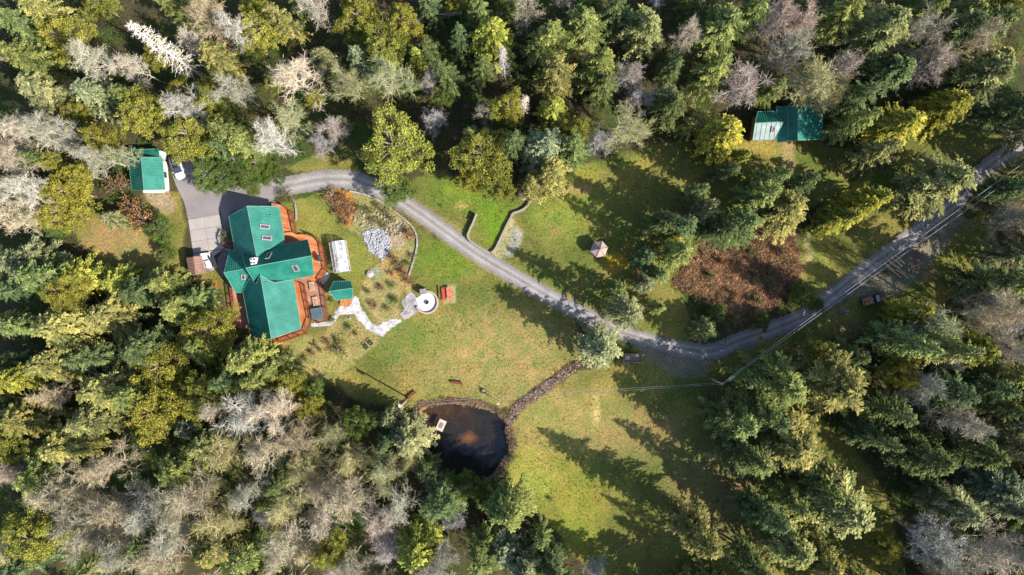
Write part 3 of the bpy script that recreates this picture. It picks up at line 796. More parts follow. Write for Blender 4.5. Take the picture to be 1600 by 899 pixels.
for i in range(26):
    tr_ = thing('seed_tray', 'small pot or tray standing on the greenhouse benches', 'plant tray', group='pots and trays inside the greenhouse')
    x = -2.5 + 5 * ((i // 2) + rnd.uniform(-.2, .2)) / 12; y = (-1.0 if i % 2 else 1.0) + rnd.uniform(-.12, .12)
    tr_.location = gh.matrix_basis @ Vector((x, y, .78)); tr_.location = Matrix.Translation((cx_, cy_, 0)) @ Matrix.Rotation(ang, 4, 'Z') @ Vector((x, y, .78)); tr_.rotation_euler = (0, 0, ang)
    MB().box((0, 0, .06), (.26, .4, .12), taper=1.15).build('tray', [M_DARKMET, M_SHINGLE, M_RED, M_GREENP][i % 4], tr_)
    MB().box((0, 0, .16), (.2, .34, .1), taper=.6).build('seedlings', [M_GREENP, M_WOODOLD, M_GREENP][i % 3], tr_)

# brown shingled shed
bs = thing('brown_shed', 'low shed with brown shingled gable roof next to the white utility cart', 'shed', (0, 0, 0))
roof_slope(bs, [(302, 401, 3.2), (306, 429.5, 3.2), (313, 400, 2.5)], [(302, 401.3), (306, 429.5), (321.5, 426), (314.5, 399.5)], M_SHINGLE, spacing=.5, trim=False)
roof_slope(bs, [(302, 401, 3.2), (306, 429.5, 3.2), (291, 403, 2.5)], [(302, 401.3), (306, 429.5), (296, 431), (291, 403.2)], M_SHINGLE, spacing=.5, trim=False)
gable_walls(bs, [(302, 401), (306, 429.5)], [(314.5, 399.5), (321.5, 426)], [(291, 403), (296, 431)], 3.2, 2.5, inset=.25, mt=M_WOODOLD)

# cabin upper right
cab = thing('small_cabin', 'green metal roofed cabin with pale side roof at the forest edge', 'cabin', (0, 0, 0))
roof_slope(cab, [(1247, 165, 5.6), (1247, 219.5, 5.6), (1231, 165, 4.2)], [(1247, 165.5), (1247, 219.5), (1232, 219.5), (1231, 165.5)])
roof_slope(cab, [(1247, 165, 5.6), (1247, 219.5, 5.6), (1286, 166, 3.3)], [(1247, 165.5), (1247, 219.5), (1285.5, 218), (1284, 166)])
gable_walls(cab, [(1247, 165.5), (1247, 219.5)], [(1284, 166), (1285, 219)], [(1224, 166), (1224, 219)], 5.2, 2.9, inset=.6)
roof_slope(cab, [(1231, 165, 4.25), (1231, 219.5, 4.25), (1214, 165, 3.2)], [(1231, 167), (1232, 221), (1214, 223), (1213, 167)], name='side_roof')
roof_slope(cab, [(1180, 192, 4.6), (1224, 190.5, 4.6), (1182, 175, 3.2)], [(1180, 192.5), (1224, 190.5), (1209, 174), (1184, 175)], name='wing_roof')
_, plc = roof_slope(cab, [(1180, 192, 4.6), (1224, 190.5, 4.6), (1176, 219.5, 3.0)], [(1180, 192.5), (1224, 191), (1210, 218), (1176, 219.5)], M_ROOFPALE, spacing=.9, name='pale_wing_roof')
gable_walls(cab, [(1180, 192), (1216, 190.5)], [(1176, 219.5), (1212, 218.5)], [(1182, 175), (1216, 174)], 4.6, 3.0, inset=.35)
skylight(cab, 1208, 202, 6.5, 10, 0, plc)

# gazebo
gz = thing('gazebo', 'hexagonal gazebo with weathered shingle roof standing alone on the grass', 'gazebo', P(934, 390.5, 0), math.radians(10))
R6 = 1.7
hexp = [Vector((math.cos(math.radians(60 * k)) * R6, math.sin(math.radians(60 * k)) * R6, 2.15)) for k in range(6)]
apex = Vector((0, 0, 3.45))
for k in range(6):
    a_, b_ = hexp[k], hexp[(k + 1) % 6]
    r_ = MB().slab([a_, b_, apex], 0.06).build('roof_panel', M_SHINGLEG, gz)
    for t in (.12, .3, .48, .66, .82):
        MB().bar(a_.lerp(apex, t) + Vector((0, 0, .02)), b_.lerp(apex, t) + Vector((0, 0, .02)), .09, .04).build('shingle_course', M_SHINGLEG, r_)
    MB().tube([a_ * 0.86 * Vector((1, 1, 0)).length / 1.4142 if False else Vector((a_.x * .86, a_.y * .86, 0)), Vector((a_.x * .86, a_.y * .86, 2.2))], [.07, .07], 6).build('post', M_WOODPALE, gz)
    MB().bar(Vector((a_.x * .86, a_.y * .86, .8)), Vector((b_.x * .86, b_.y * .86, .8)), .08, .06).build('handrail', M_WOODPALE, gz)
mb = MB()
for k in range(6): mb.bar(hexp[k] + Vector((0, 0, .03)), apex + Vector((0, 0, .03)), .12, .05)
mb.build('ridge_cap', M_WOODOLD, gz)
MB().prism([(p.x * .95, p.y * .95) for p in hexp], 0, .15).build('floor', M_WOODOLD, gz)
MB().tube([apex, apex + Vector((0, 0, .3))], [.12, .03], 6).build('finial', M_WOODOLD, gz)

# ------------------------------------------------------------------ walls of blocks
def block_wall(o, line, h0, h1, w, blk, mt, course=0.3):
    pts = smooth_line([tuple(p) for p in line], 4) if len(line) > 2 else line
    P2 = [Vector((*G(*p[:2]), 0)) for p in pts]
    seg = []; tot = 0
    for a, b_ in zip(P2[:-1], P2[1:]): seg.append((tot, a, b_)); tot += (b_ - a).length
    n = max(1, int(tot / blk)); proto = None
    for i in range(n):
        s = (i + .5) * tot / n
        for t0, a, b_ in reversed(seg):
            if s >= t0: break
        d = (b_ - a).normalized(); p = a + d * (s - t0); hh = h0 + (h1 - h0) * i / max(1, n - 1)
        lv = max(1, round(hh / course))
        hh2 = lv * course
        if proto is None:
            proto = MB().box((0, 0, .5), (1, 1, 1)).build('block', mt, o, bevel=0.03); q = proto
        else:
            q = proto.copy(); COL.objects.link(q); q.parent = o
        q.location = (p.x, p.y, 0); q.rotation_euler = (0, 0, math.atan2(d.y, d.x) + rnd.uniform(-.02, .02))
        q.scale = (tot / n * .97, w * rnd.uniform(.93, 1.07), hh2 + rnd.uniform(-.03, .03))
wa = thing('retaining_wall', 'curved pale retaining wall left of the bright green grass terrace', 'wall')
block_wall(wa, [(745, 335), (740, 347), (734, 360), (731, 369), (735, 377), (748, 386), (762, 394), (766, 395)], 1.2, .3, .32, .8, M_WALLST)
wb = thing('retaining_wall', 'pale stone retaining wall between grass terrace and gravel pad with curling top end', 'wall')
block_wall(wb, [(768, 395), (775, 388), (787, 363), (797, 343), (802, 334), (808, 332), (817, 328), (824, 322), (830, 313), (835, 311), (846, 316)], .5, .5, .42, .8, M_WALLST)
wc = thing('garden_wall', 'grey block edging wall curving round the right side of the rock garden', 'wall')
block_wall(wc, [(546, 299), (575, 306), (601, 319), (622, 335), (640, 350), (649, 363), (652, 380), (648, 402), (639, 431)], .35, .35, .3, .7, M_STONEG)
wd = thing('planter_wall', 'curved dark edging wall round the planted bed at the house front', 'wall')
block_wall(wd, [(347, 360), (343, 372), (347, 383), (353, 389), (362, 391)], .6, .6, .3, .6, M_STONEG)
we = thing('planter_wall', 'curved pale edging wall beside the upper deck tip and driveway', 'wall')
block_wall(we, [(437, 302), (452, 305), (460, 316), (463, 330), (463, 345)], .4, .4, .3, .6, M_WALLST)
for px, py, r_, lab in ((817, 305, 1.1, 'pinkish boulder at the foot of trees above the terrace wall'), (546, 497, .35, 'small pale rock in the bed under the white path'), (578, 428, .8, 'grey rounded rock slab left in the garden bed'), (1316, 484, .9, 'dark boulder below the pickup truck'), (1323, 486, .3, 'small pale rock by the dark boulder below the truck')):
    bm = bmesh.new(); bmesh.ops.create_icosphere(bm, subdivisions=3, radius=r_)
    for v in bm.verts:
        f_ = 1 + .25 * (vnoise(np.array([v.co.x * 2 / r_ + 9]), np.array([v.co.y * 2 / r_ + v.co.z * 3 / r_]), int(px))[0] - .5) * 2
        v.co = Vector((v.co.x * f_, v.co.y * f_ * .85, max(-.1, v.co.z * f_ * .7)))
    me = bpy.data.meshes.new('boulder'); bm.to_mesh(me); bm.free()
    o = link_mesh('boulder', me, M_STONEB if r_ > .8 and px < 900 else (M_STONEG if px != 1316 else M_WOODOLD)); o.location = P(px, py, 0); tag(o, lab, 'rock')

# ------------------------------------------------------------------ stone path (flagstones) and patios
def inside(x, y, poly):
    c = False; n = len(poly)
    for i in range(n):
        x0, y0 = poly[i]; x1, y1 = poly[(i + 1) % n]
        if (y0 > y) != (y1 > y) and x < (x1 - x0) * (y - y0) / (y1 - y0) + x0: c = not c
    return c
def clip_poly(poly, nx_, ny_, c_):
    out = []
    for i in range(len(poly)):
        a, b_ = poly[i], poly[(i + 1) % len(poly)]
        da = a[0] * nx_ + a[1] * ny_ - c_; db = b_[0] * nx_ + b_[1] * ny_ - c_
        if da <= 0: out.append(a)
        if (da < 0) != (db < 0) and da != db:
            t = da / (da - db); out.append((a[0] + (b_[0] - a[0]) * t, a[1] + (b_[1] - a[1]) * t))
    return out
def flagstones(name, label, poly, cell, mt, joint=0.05, z=0.07, single=True, cat='path'):
    pp = [G(*p) for p in poly]
    root = thing(name, label, cat)
    ar = [(x, y, 0.03) for x, y in pp]
    area = sum(pp[i][0] * pp[(i + 1) % len(pp)][1] - pp[(i + 1) % len(pp)][0] * pp[i][1] for i in range(len(pp)))
    MB().prism(pp, 0, 0.035).build('bedding', M_JOINT, root)
    x0 = min(p[0] for p in pp); x1 = max(p[0] for p in pp); y0 = min(p[1] for p in pp); y1 = max(p[1] for p in pp)
    cs = []
    i = 0; y = y0 - cell
    while y < y1 + cell:
        x = x0 - cell + (cell / 2 if i % 2 else 0)
        while x < x1 + cell:
            cs.append((x + rnd.uniform(-.3, .3) * cell, y + rnd.uniform(-.3, .3) * cell)); x += cell
        y += cell * .87; i += 1
    out = MB(); cnt = 0
    for c_ in cs:
        if not inside(c_[0], c_[1], pp): continue
        q = [(c_[0] - cell * 1.2, c_[1] - cell * 1.2), (c_[0] + cell * 1.2, c_[1] - cell * 1.2), (c_[0] + cell * 1.2, c_[1] + cell * 1.2), (c_[0] - cell * 1.2, c_[1] + cell * 1.2)]
        for d_ in cs:
            dx, dy = d_[0] - c_[0], d_[1] - c_[1]; L_ = math.hypot(dx, dy)
            if 0 < L_ < cell * 3:
                q = clip_poly(q, dx / L_, dy / L_, (c_[0] * dx + c_[1] * dy) / L_ + L_ / 2 - joint / 2)
        if len(q) > 2:
            hh = z + rnd.uniform(-.012, .02)
            if single: MB().prism(q, 0.0, hh).build('flagstone', mt, root)
            else: out.prism(q, 0.0, hh)
            cnt += 1
    if not single:
        o = out.build('flagstones', mt, root); o['kind'] = 'stuff'
    return root
PATH = [(487, 505.5), (487, 511.5), (517, 509), (531, 492.7), (553, 490.8), (574, 515), (598, 526.7), (608, 515), (629, 502), (616, 498.5), (589, 509), (581.5, 506), (566, 485), (557, 462.4), (551, 464), (547, 476), (540, 479.5), (530.5, 477.5), (519, 500), (511.6, 503)]
flagstones('stone_path', 'white flagstone path zigzagging from the deck across the garden', PATH, .55, M_STONEW, joint=.05)
flagstones('stone_patio', 'grey flagstone patio between garden bed and round fire pit', [(627.5, 474), (640, 454), (648, 461), (655, 478), (657, 483), (640, 496), (632, 500), (626, 492), (633, 484)], .75, M_STONEG, joint=.06)

# fire pit
fp = thing('fire_pit', 'round white paved fire pit with low curved seat wall', 'fire pit', P(667, 472.5, 0))
MB().prism([(1.85 * math.cos(a * math.pi / 20), 1.85 * math.sin(a * math.pi / 20)) for a in range(40)] , 0, .09).build('paving', mat('white_paving', (0.50, 0.50, 0.49), var=.06, fine=.06), fp)
MB().prism([(-2.2, .75), (-1.5, 1.1), (-1.0, -.8), (-1.55, -1.0)], 0, .08).build('paving', mat('white_paving_entry', (0.44, 0.44, 0.43), var=.06, fine=.06), fp)
pr = None
for k in range(26):
    a = math.radians(-150 + 240 * k / 25)
    if pr is None: q = pr = MB().box((0, 0, .24), (.26, .34, .48)).build('wall_block', mat('pinkish_block', (0.36, .27, .22), var=.15), fp, bevel=.03)
    else:
        q = pr.copy(); COL.objects.link(q); q.parent = fp
    q.location = (2.12 * math.cos(a), 2.12 * math.sin(a), 0); q.rotation_euler = (0, 0, a + math.pi); q.scale = (1.3, 1.35, 1)
ring = None
for k in range(10):
    a = 2 * math.pi * k / 10
    if ring is None: q = ring = MB().box((0, 0, .2), (.14, .22, .25)).build('ring_stone', M_WOODOLD, fp, bevel=.02)
    else:
        q = ring.copy(); COL.objects.link(q); q.parent = fp
    q.location = (.36 * math.cos(a), .36 * math.sin(a), 0); q.rotation_euler = (0, 0, a)
MB().tube([(0, 0, .09), (0, 0, .12)], [.3, .3], 12).build('ash_bed', M_TYRE, fp)
ov = thing('stone_oven', 'square stone chimney stack standing at the top of the fire pit', 'oven', P(661.5, 455, 0), .1)
for k in range(6):
    for i in range(3):
        for j in range(2):
            MB().box((-.42 + i * .42 + rnd.uniform(-.03, .03), -.35 + j * .6, .12 + k * .24), (.38, .52, .22)).build('stone', M_STONEB, ov, bevel=.03)
MB().box((0, -.05, 1.5), (1.0, .9, .12)).build('cap', M_STONEG, ov)

# red bench table on its slab
rb_ = thing('red_bench', 'red painted picnic bench on a tan slab right of the fire pit', 'bench', P(698.5, 459.5, 0), math.radians(4))
for k in range(4): MB().box((.12 + k * .24, .0, .74), (.22, 2.6, .05)).build('table_board', M_REDP, rb_)
MB().box((-.72, 0, .45), (.2, 2.6, .05)).build('seat', M_RED, rb_); MB().box((-.50, 0, .45), (.2, 2.6, .05)).build('seat', M_RED, rb_)
MB().box((-.9, 0, .85), (.05, 2.6, .28)).build('backrest', M_RED, rb_)
for sy in (-1, 1):
    MB().box((-.1, sy, .4), (1.5, .09, .09)).build('cross_beam', M_RED, rb_)
    MB().bar((-.75, sy, 0), (-.3, sy, .72), .09).build('leg', M_RED, rb_); MB().bar((.95, sy, 0), (.5, sy, .72), .09).build('leg', M_RED, rb_)
    MB().tube([(.6, sy * .65, .77), (.6, sy * .65, .95)], [.09, .06], 8).build('pot', M_DARKMET, rb_)
# two green garden chairs
for i, (px, py, rz) in enumerate(((572.5, 542, 2.2), (579.5, 536, 2.3))):
    c = thing('garden_chair', ('dark green slatted garden chair on the grass, lower left of two' if i == 0 else 'dark green slatted garden chair on the grass, upper right of two'), 'chair', P(px, py, 0), rz, 'dark green garden chairs')
    for k in range(5): MB().box((-.26 + k * .13, 0, .38), (.11, .6, .03), 0).build('seat_slat', M_GREENP, c)
    for k in range(5): MB().box((-.26 + k * .13, -.42, .7), (.11, .03, .75), M=Matrix.Rotation(math.radians(18), 3, 'X')).build('back_slat', M_GREENP, c)
    for s_ in (-1, 1):
        MB().box((s_ * .4, .02, .58), (.14, .75, .03)).build('armrest', M_GREENP, c)
        MB().box((s_ * .36, .34, .28), (.06, .09, .58)).build('leg', M_GREENP, c); MB().box((s_ * .36, -.32, .28), (.06, .09, .58)).build('leg', M_GREENP, c)
# plank benches near the pond
for (px, py, a, lab) in ((714, 597.8, -8, 'dark red plank bench alone on the dry lawn above the pond'), (643, 617, 38, 'dark plank bench on the lawn beside the foot of the pond pole')):
    c = thing('plank_bench', lab, 'bench', P(px, py, 0), math.radians(a), 'plank benches near the pond')
    for k in (-1, 1): MB().box((0, k * .13, .45), (2.2, .24, .07)).build('plank', M_RAIL, c)
    for k in (-1, 1): MB().box((k * .85, 0, .21), (.12, .42, .42)).build('leg', M_WOODOLD, c)

# utility poles and wires
HP = 8.6
def pole(px, py, lab, grp):
    b0 = P(px, py, 0)
    o = thing('utility_pole', lab, 'utility pole', b0, 0, grp)
    MB().tube([(0, 0, 0), (0, 0, HP * .5), (0, 0, HP)], [.17, .15, .12], 10).build('shaft', M_WOODPALE, o, smooth=True)
    return o, b0
p1, b1 = pole(1107, 590.5, 'tall wooden utility pole in the shade below the bend of the gravel road', 'utility poles')
p2, b2 = pole(638.5, 622, 'wooden utility pole with white transformer box at the left pond shore', 'utility poles')
MB().bar((-.45, -.2, HP - .3), (.5, .35, HP - .3), .1, .12).build('crossarm', M_WOODPALE, p1)
MB().tube([(.15, .25, HP - .3), (.15, .25, HP + .05)], [.06, .05], 8).build('insulator', M_WHITE, p1)
MB().tube([(-.05, -.12, HP - .1), (-.05, -.12, HP + .2)], [.06, .05], 8).build('insulator', M_WHITE, p1)
MB().tube([(-.3, -.1, HP - 1.1), (-.3, -.1, HP - .2)], [.28, .28], 12).build('transformer', M_WHITE, p2)
MB().bar((-.6, .4, HP - .15), (.5, -.4, HP - .15), .12, .12).build('crossarm', M_WHITE, p2)
for dx, dy in ((-.5, .33), (.4, -.33)): MB().tube([(dx, dy, HP - .1), (dx, dy, HP + .15)], [.07, .05], 8).build('insulator', M_WHITE, p2)
def wire(a, b_, lab, sag=.8, r_=.018):
    pts = []
    for i in range(25):
        t = i / 24; p = Vector(a).lerp(Vector(b_), t); p.z -= sag * 4 * t * (1 - t); pts.append(p)
    o = MB().tube(pts, [r_] * 25, 5).build('overhead_wire', M_STEEL); tag(o, lab, 'wire', 'overhead wires between the poles')
e1 = P(1640, 226, HP + 1); e2 = P(1640, 238, HP)
T1 = b1 + Vector((.15, .25, HP)); T2 = b1 + Vector((-.05, -.12, HP + .15))
wire(T1, e1, 'upper of two overhead wires running above the gravel road to the right', r_=.04)
wire(T2, e2, 'lower of two overhead wires running above the gravel road to the right', r_=.04)
wire(T1 + Vector((0, 0, -.1)), b2 + Vector((-.5, .33, HP + .1)), 'upper of two thin wires crossing the meadow to the pond pole')
wire(T2 + Vector((0, 0, -.9)), b2 + Vector((.4, -.33, HP - .6)), 'lower of two thin wires crossing the meadow to the pond pole')

# small post with birdhouse and a timber chair near the creek mouth
bh = thing('birdhouse_post', 'thin post with birdhouse between the plank bench and the creek', 'birdhouse', P(779, 626.5, 0))
MB().tube([(0, 0, 0), (0, 0, 2.5)], [.05, .04], 8).build('post', M_WOODPALE, bh)
MB().box((0, 0, 2.65), (.4, .36, .4)).build('nest_box', M_WOODPALE, bh)
MB().slab([(-.3, -.28, 2.85), (.3, -.28, 2.85), (.3, 0, 3.05), (-.3, 0, 3.05)], .03).build('roof', M_WOODPALE, bh); MB().slab([(-.3, .28, 2.85), (.3, .28, 2.85), (.3, 0, 3.05), (-.3, 0, 3.05)], .03).build('roof', M_WOODPALE, bh)
tc_ = thing('timber_chair', 'brown timber chair on the lawn where the post shadow ends', 'chair', P(757.5, 611.5, 0), math.radians(-30))
for k in range(4): MB().box((-.45 + k * .3, 0, .42), (.26, .6, .05)).build('seat_board', M_WOODPALE if k % 2 else M_WOODOLD, tc_)
MB().box((0, .33, .75), (1.2, .06, .6)).build('backrest', M_WOODOLD, tc_)
for s_ in (-1, 1):
    MB().box((s_ * .55, .25, .4), (.09, .09, .9)).build('leg', M_WOODOLD, tc_); MB().box((s_ * .55, -.25, .3), (.09, .09, .6)).build('leg', M_WOODOLD, tc_)
    MB().box((s_ * .55, 0, .62), (.1, .6, .05)).build('armrest', M_WOODOLD, tc_)

# pond raft
rf = thing('pond_raft', 'pale floating raft with grey mat tied in the pond', 'raft', P(689.3, 664.5, -.42), math.radians(-24))
for k in range(7): MB().box((-.63 + k * .21, 0, .18), (.19, 2.2, .05)).build('deck_board', mat('bleached_board', (.47, .40, .33), var=.1) if k == 0 else bpy.data.materials['bleached_board'], rf)
for k in (-.9, .9): MB().box((0, k, .1), (1.45, .15, .1)).build('beam', M_WOODOLD, rf)
for k in (-.5, .5): MB().tube([(k, -1.0, 0), (k, 1.0, 0)], [.2, .2], 10).build('float', M_DARKMET, rf)
MB().box((0, 0, .225), (.75, 1.15, .04)).build('mat', mat('grey_mat', (.17, .14, .13), var=.2), rf)
rp = MB().tube([P(684, 672, -.3), P(672, 688, -.42)], [.02, .02], 5).build('mooring_line', M_WHITE, rf)
rp.parent = None; rp.name = 'mooring_line'; tag(rp, 'thin pale rope running from the raft towards the left pond shore', 'rope')
rp2 = MB().tube([P(672, 688, -.42), P(655, 706, -.4)], [.02, .02], 5).build('mooring_line', M_WHITE, None); 
bpy.data.objects.remove(rp2)

# footbridge over the creek
fb = thing('footbridge', 'short plank footbridge crossing the rocky creek', 'bridge', P(851.5, 606.5, 0), math.radians(38 + 90))
for k in range(7): MB().box((0, -.42 + k * .14 - 0, .12), (2.0, .12, .05)).build('plank', M_WOODOLD, fb)
for k in (-.42, .42): MB().box((0, k, .04), (2.0, .1, .1)).build('beam', M_WOODOLD, fb)

# ------------------------------------------------------------------ vehicles
def wheel(parent, x, y, r_=.34, w=.24):
    t = MB().tube([(x, y - w / 2, r_), (x, y + w / 2, r_)], [r_, r_], 16).build('wheel', M_TYRE, parent)
    MB().tube([(x, y - w / 2 - .01, r_), (x, y + w / 2 + .01, r_)], [r_ * .6, r_ * .6], 12).build('rim', M_STEEL, t)
def loft(rows, n=None):
    """rows: list of (x, [(y,z)...]) cross-sections, same count, closed"""
    mb = MB(); k = len(rows[0][1]); vs = []
    for x, sec in rows: vs += [(x, y, z) for y, z in sec]
    fs = []
    for i in range(len(rows) - 1):
        for j in range(k):
            j2 = (j + 1) % k
            fs.append((i * k + j, i * k + j2, (i + 1) * k + j2, (i + 1) * k + j))
    fs.append(tuple(range(k))[::-1]); fs.append(tuple((len(rows) - 1) * k + j for j in range(k)))
    return mb.add(vs, fs)
def sec(w, z0, z1, r_=.12):
    return [(-w, z0), (-w, z1 - r_), (-w + r_, z1), (w - r_, z1), (w, z1 - r_), (w, z0)]
# SUV: front towards +x
car = thing('parked_car', 'white car with dark glass roof parked beside the small garage', 'car', P(280.5, 263.5, 0), math.radians(-72), None)
loft([(-2.2, sec(.78, .35, .95)), (-2.05, sec(.9, .3, 1.02)), (-1.0, sec(.93, .28, 1.05)), (.8, sec(.93, .28, 1.02)), (1.7, sec(.9, .3, .95)), (2.15, sec(.8, .35, .8)), (2.25, sec(.68, .4, .68))]).build('body', M_CARW, car, smooth=False)
loft([(-2.05, sec(.74, 1.0, 1.1, .05)), (-1.65, sec(.72, 1.0, 1.58)), (-.2, sec(.72, 1.0, 1.66)), (.35, sec(.72, 1.0, 1.55)), (1.05, sec(.78, .98, 1.04, .02))]).build('cabin_glass', M_GLASS, car)
MB().box((-.72, 0, 1.65), (1.75, 1.2, .05)).build('roof_panel', M_CARD, car, bevel=.02)
for s_ in (-1, 1):
    MB().box((-.7, s_ * .66, 1.67), (1.9, .05, .06)).build('roof_rail', M_STEEL, car)
    MB().box((.75, s_ * 1.02, 1.08), (.16, .2, .14)).build('mirror', M_CARW, car, bevel=.02)
    MB().box((2.12, s_ * .62, .74), (.18, .3, .12)).build('headlight', M_GLASS, car)
    MB().box((-2.2, s_ * .66, .85), (.08, .2, .2)).build('tail_light', M_RED, car)
    for x in (-1.35, 1.4): wheel(car, x, s_ * .82)
# white utility cart
uc = thing('utility_cart', 'small white two-seat utility cart at the end of the concrete pad', 'utility cart', P(326.3, 407.0, 0), math.radians(-82))
MB().box((-.05, 0, .55), (2.9, 1.25, .3)).build('chassis', M_WHITE, uc, bevel=.05)
loft([(.7, sec(.6, .5, .95)), (1.3, sec(.6, .5, .85)), (1.6, sec(.5, .5, .7))]).build('front_cowl', M_WHITE, uc)
MB().box((.05 - .75, 0, 1.85), (1.25, 1.3, .07)).build('roof', M_WHITE, uc, bevel=.03)
MB().box((.75, -.02, 1.1), (1.25, 1.15, .06)).build('bed_cover', M_WHITE, uc, bevel=.02)
for x in (-1.2, -.2):
    for s_ in (-1, 1): MB().tube([(x, s_ * .58, .6), (x, s_ * .58, 1.83)], [.03, .03], 6).build('roof_post', M_DARKMET, uc)
MB().box((-.6, 0, .85), (.5, 1.1, .16)).build('seat', M_TYRE, uc, bevel=.03)
for x in (-1.05, 1.05):
    for s_ in (-1, 1): wheel(uc, x, s_ * .58, .26, .2)
# pickup with firewood
pk = thing('pickup_truck', 'dark pickup truck with orange split firewood in its bed, in the shade', 'truck', P(1361.5, 467.3, 0), math.radians(15))
loft([(-2.3, sec(.86, .45, 1.0, .06)), (-.1, sec(.88, .45, 1.0, .06))]).build('bed_box', M_TRUCK, pk)
for s_ in (-1, 1):
    MB().box((-1.2, s_ * .82, 1.12), (2.2, .1, .26)).build('bed_side', M_TRUCK, pk)
    for x in (-1.5, 1.45): wheel(pk, x, s_ * .78, .36)
    MB().box((.75, s_ * .98, 1.2), (.14, .18, .16)).build('mirror', M_DARKMET, pk)
    MB().box((2.28, s_ * .62, .8), (.06, .26, .14)).build('headlight', M_STEEL, pk)
MB().box((-2.28, 0, 1.12), (.1, 1.6, .26)).build('tailgate', M_STEEL, pk)
loft([(0, sec(.88, .45, 1.05)), (1.1, sec(.88, .45, 1.05)), (1.2, sec(.87, .45, 1.02)), (2.2, sec(.82, .45, .95)), (2.35, sec(.72, .5, .85))]).build('body', M_TRUCK, pk)
loft([(-.02, sec(.74, 1.0, 1.2, .05)), (.12, sec(.7, 1.0, 1.62)), (.75, sec(.7, 1.0, 1.62)), (1.2, sec(.76, 1.0, 1.08, .02))]).build('cab_glass', M_GLASS, pk)
MB().box((.42, 0, 1.63), (.7, 1.3, .05)).build('cab_roof', M_STEEL, pk, bevel=.02)
for k in range(40):
    w_ = MB().box((0, 0, 0), (.42, .13, .12)).build('split_log', M_FIREWOOD) if k == 0 else pr2.copy()
    if k == 0: pr2 = w_
    else: COL.objects.link(w_)
    lx, ly, lz = rnd.uniform(-2.0, -.3), rnd.uniform(-.65, .65), 1.08 + rnd.uniform(0, .3)
    w_.location = Matrix.Translation(pk.location) @ Matrix.Rotation(math.radians(15), 4, 'Z') @ Vector((lx, ly, lz)); w_.rotation_euler = (rnd.uniform(-.4, .4), rnd.uniform(-.4, .4), rnd.uniform(0, 3))
    tag(w_, 'orange split log of firewood loaded in the pickup bed', 'firewood', 'firewood logs in the truck bed')
# flat trailer
tl = thing('utility_trailer', 'open box trailer with brown floor parked under trees by the gravel bend', 'trailer', P(987.5, 559, 0), math.radians(0))
for k in range(8): MB().box((-1.55 + k * .44, 0, .62), (.42, 1.55, .05)).build('floor_board', M_WOODOLD, tl)
for s_ in (-1, 1):
    MB().box((0, s_ * .82, .85), (3.6, .05, .45)).build('side_panel', M_WOODPALE, tl)
    MB().box((s_ * 1.78, 0, .85), (.05, 1.6, .45)).build('end_panel', M_WOODPALE, tl); wheel(tl, -.2, s_ * .98, .3, .2)
    MB().bar((1.8, s_ * .5, .5), (2.9, 0, .5), .07).build('drawbar', M_DARKMET, tl)
MB().box((-1.0, .1, .72), (.9, .8, .15)).build('tarpaulin', M_WOODPALE, tl, bevel=.04)
# log pile and boards
k = 0
for (px, py, L_, a) in ((1398, 408, 3.4, -38), (1393, 412, 3.2, -36), (1405, 406, 2.6, -40), (1388, 417, 2.4, -36), (1402, 420, 4.0, -36), (1395, 425, 3.6, -37), (1408, 428, 3.0, -35)):
    o = MB().tube([(-L_ / 2, 0, .2), (0, .04, .22), (L_ / 2, 0, .2)], [.19, .17, .14], 8).build('log', M_FIREWOOD if k % 2 else M_WOODPALE); o.location = P(px, py, 0); o.rotation_euler = (0, 0, math.radians(a)); k += 1
    tag(o, ['uppermost', 'second from the top', 'middle upper', 'central', 'lower left', 'second from the bottom', 'lowest'][k - 1] + ' of the long peeled logs lying beside the gravel road', 'log', 'logs scattered by the gravel road')
for i in range(12):
    o = MB().tube([(-.3, 0, .18), (.3, 0, .18)], [.17, .16], 8).build('log_round', M_FIREWOOD); o.location = P(1419 + (i % 4) * 5 + rnd.uniform(-2, 2), 415 + (i // 4) * 5 + rnd.uniform(-2, 2), 0); o.rotation_euler = (0, 0, math.radians(55 + rnd.uniform(-35, 35)))
    tag(o, 'short cut log round in the stack right of the long logs', 'log', 'short cut rounds stacked by the road')
for i in range(4):
    o = MB().box((0, 0, .12 + .03 * i), (3.4 - .3 * i, .22, .1)).build('board', M_WOODOLD); o.location = P(1430 + i * 3, 406 - i * 2.2, 0); o.rotation_euler = (0, 0, math.radians(-52))
    tag(o, ['leftmost', 'second from left', 'third from left', 'rightmost'][i] + ' of the grey weathered boards above the short cut rounds', 'board', 'grey boards by the log stack')
for (a_, b_, lab) in (((640, 38), (722, 20), 'huge fallen grey log in the shade at the top edge'), ((652, 33), (668, 30), '')):
    if lab:
        A_, B_ = P(*a_, .5), P(*b_, .5)
        o = MB().tube([A_, A_.lerp(B_, .5) + Vector((0, .2, .1)), B_], [.62, .5, .36], 10).build('fallen_log', mat('grey_dead_wood', (.22, .2, .21), var=.3)); tag(o, lab, 'log')

# ------------------------------------------------------------------ vegetation prototypes
def leaf_mesh(name, Cn, U, Vv, tint, mt):
    n = len(Cn)
    V = np.empty((n, 4, 3)); V[:, 0] = Cn - U; V[:, 1] = Cn + Vv - U * .1; V[:, 2] = Cn + U; V[:, 3] = Cn - Vv - U * .1
    me = np_mesh(name, V.reshape(-1, 3), np.arange(4 * n).reshape(n, 4))
    a = me.attributes.new('tint', 'FLOAT', 'FACE'); a.data.foreach_set('value', np.clip(tint, 0, 1).astype(np.float32))
    me.materials.append(mt)
    return me

def unit(v): return v / (np.linalg.norm(v, axis=-1, keepdims=True) + 1e-9)

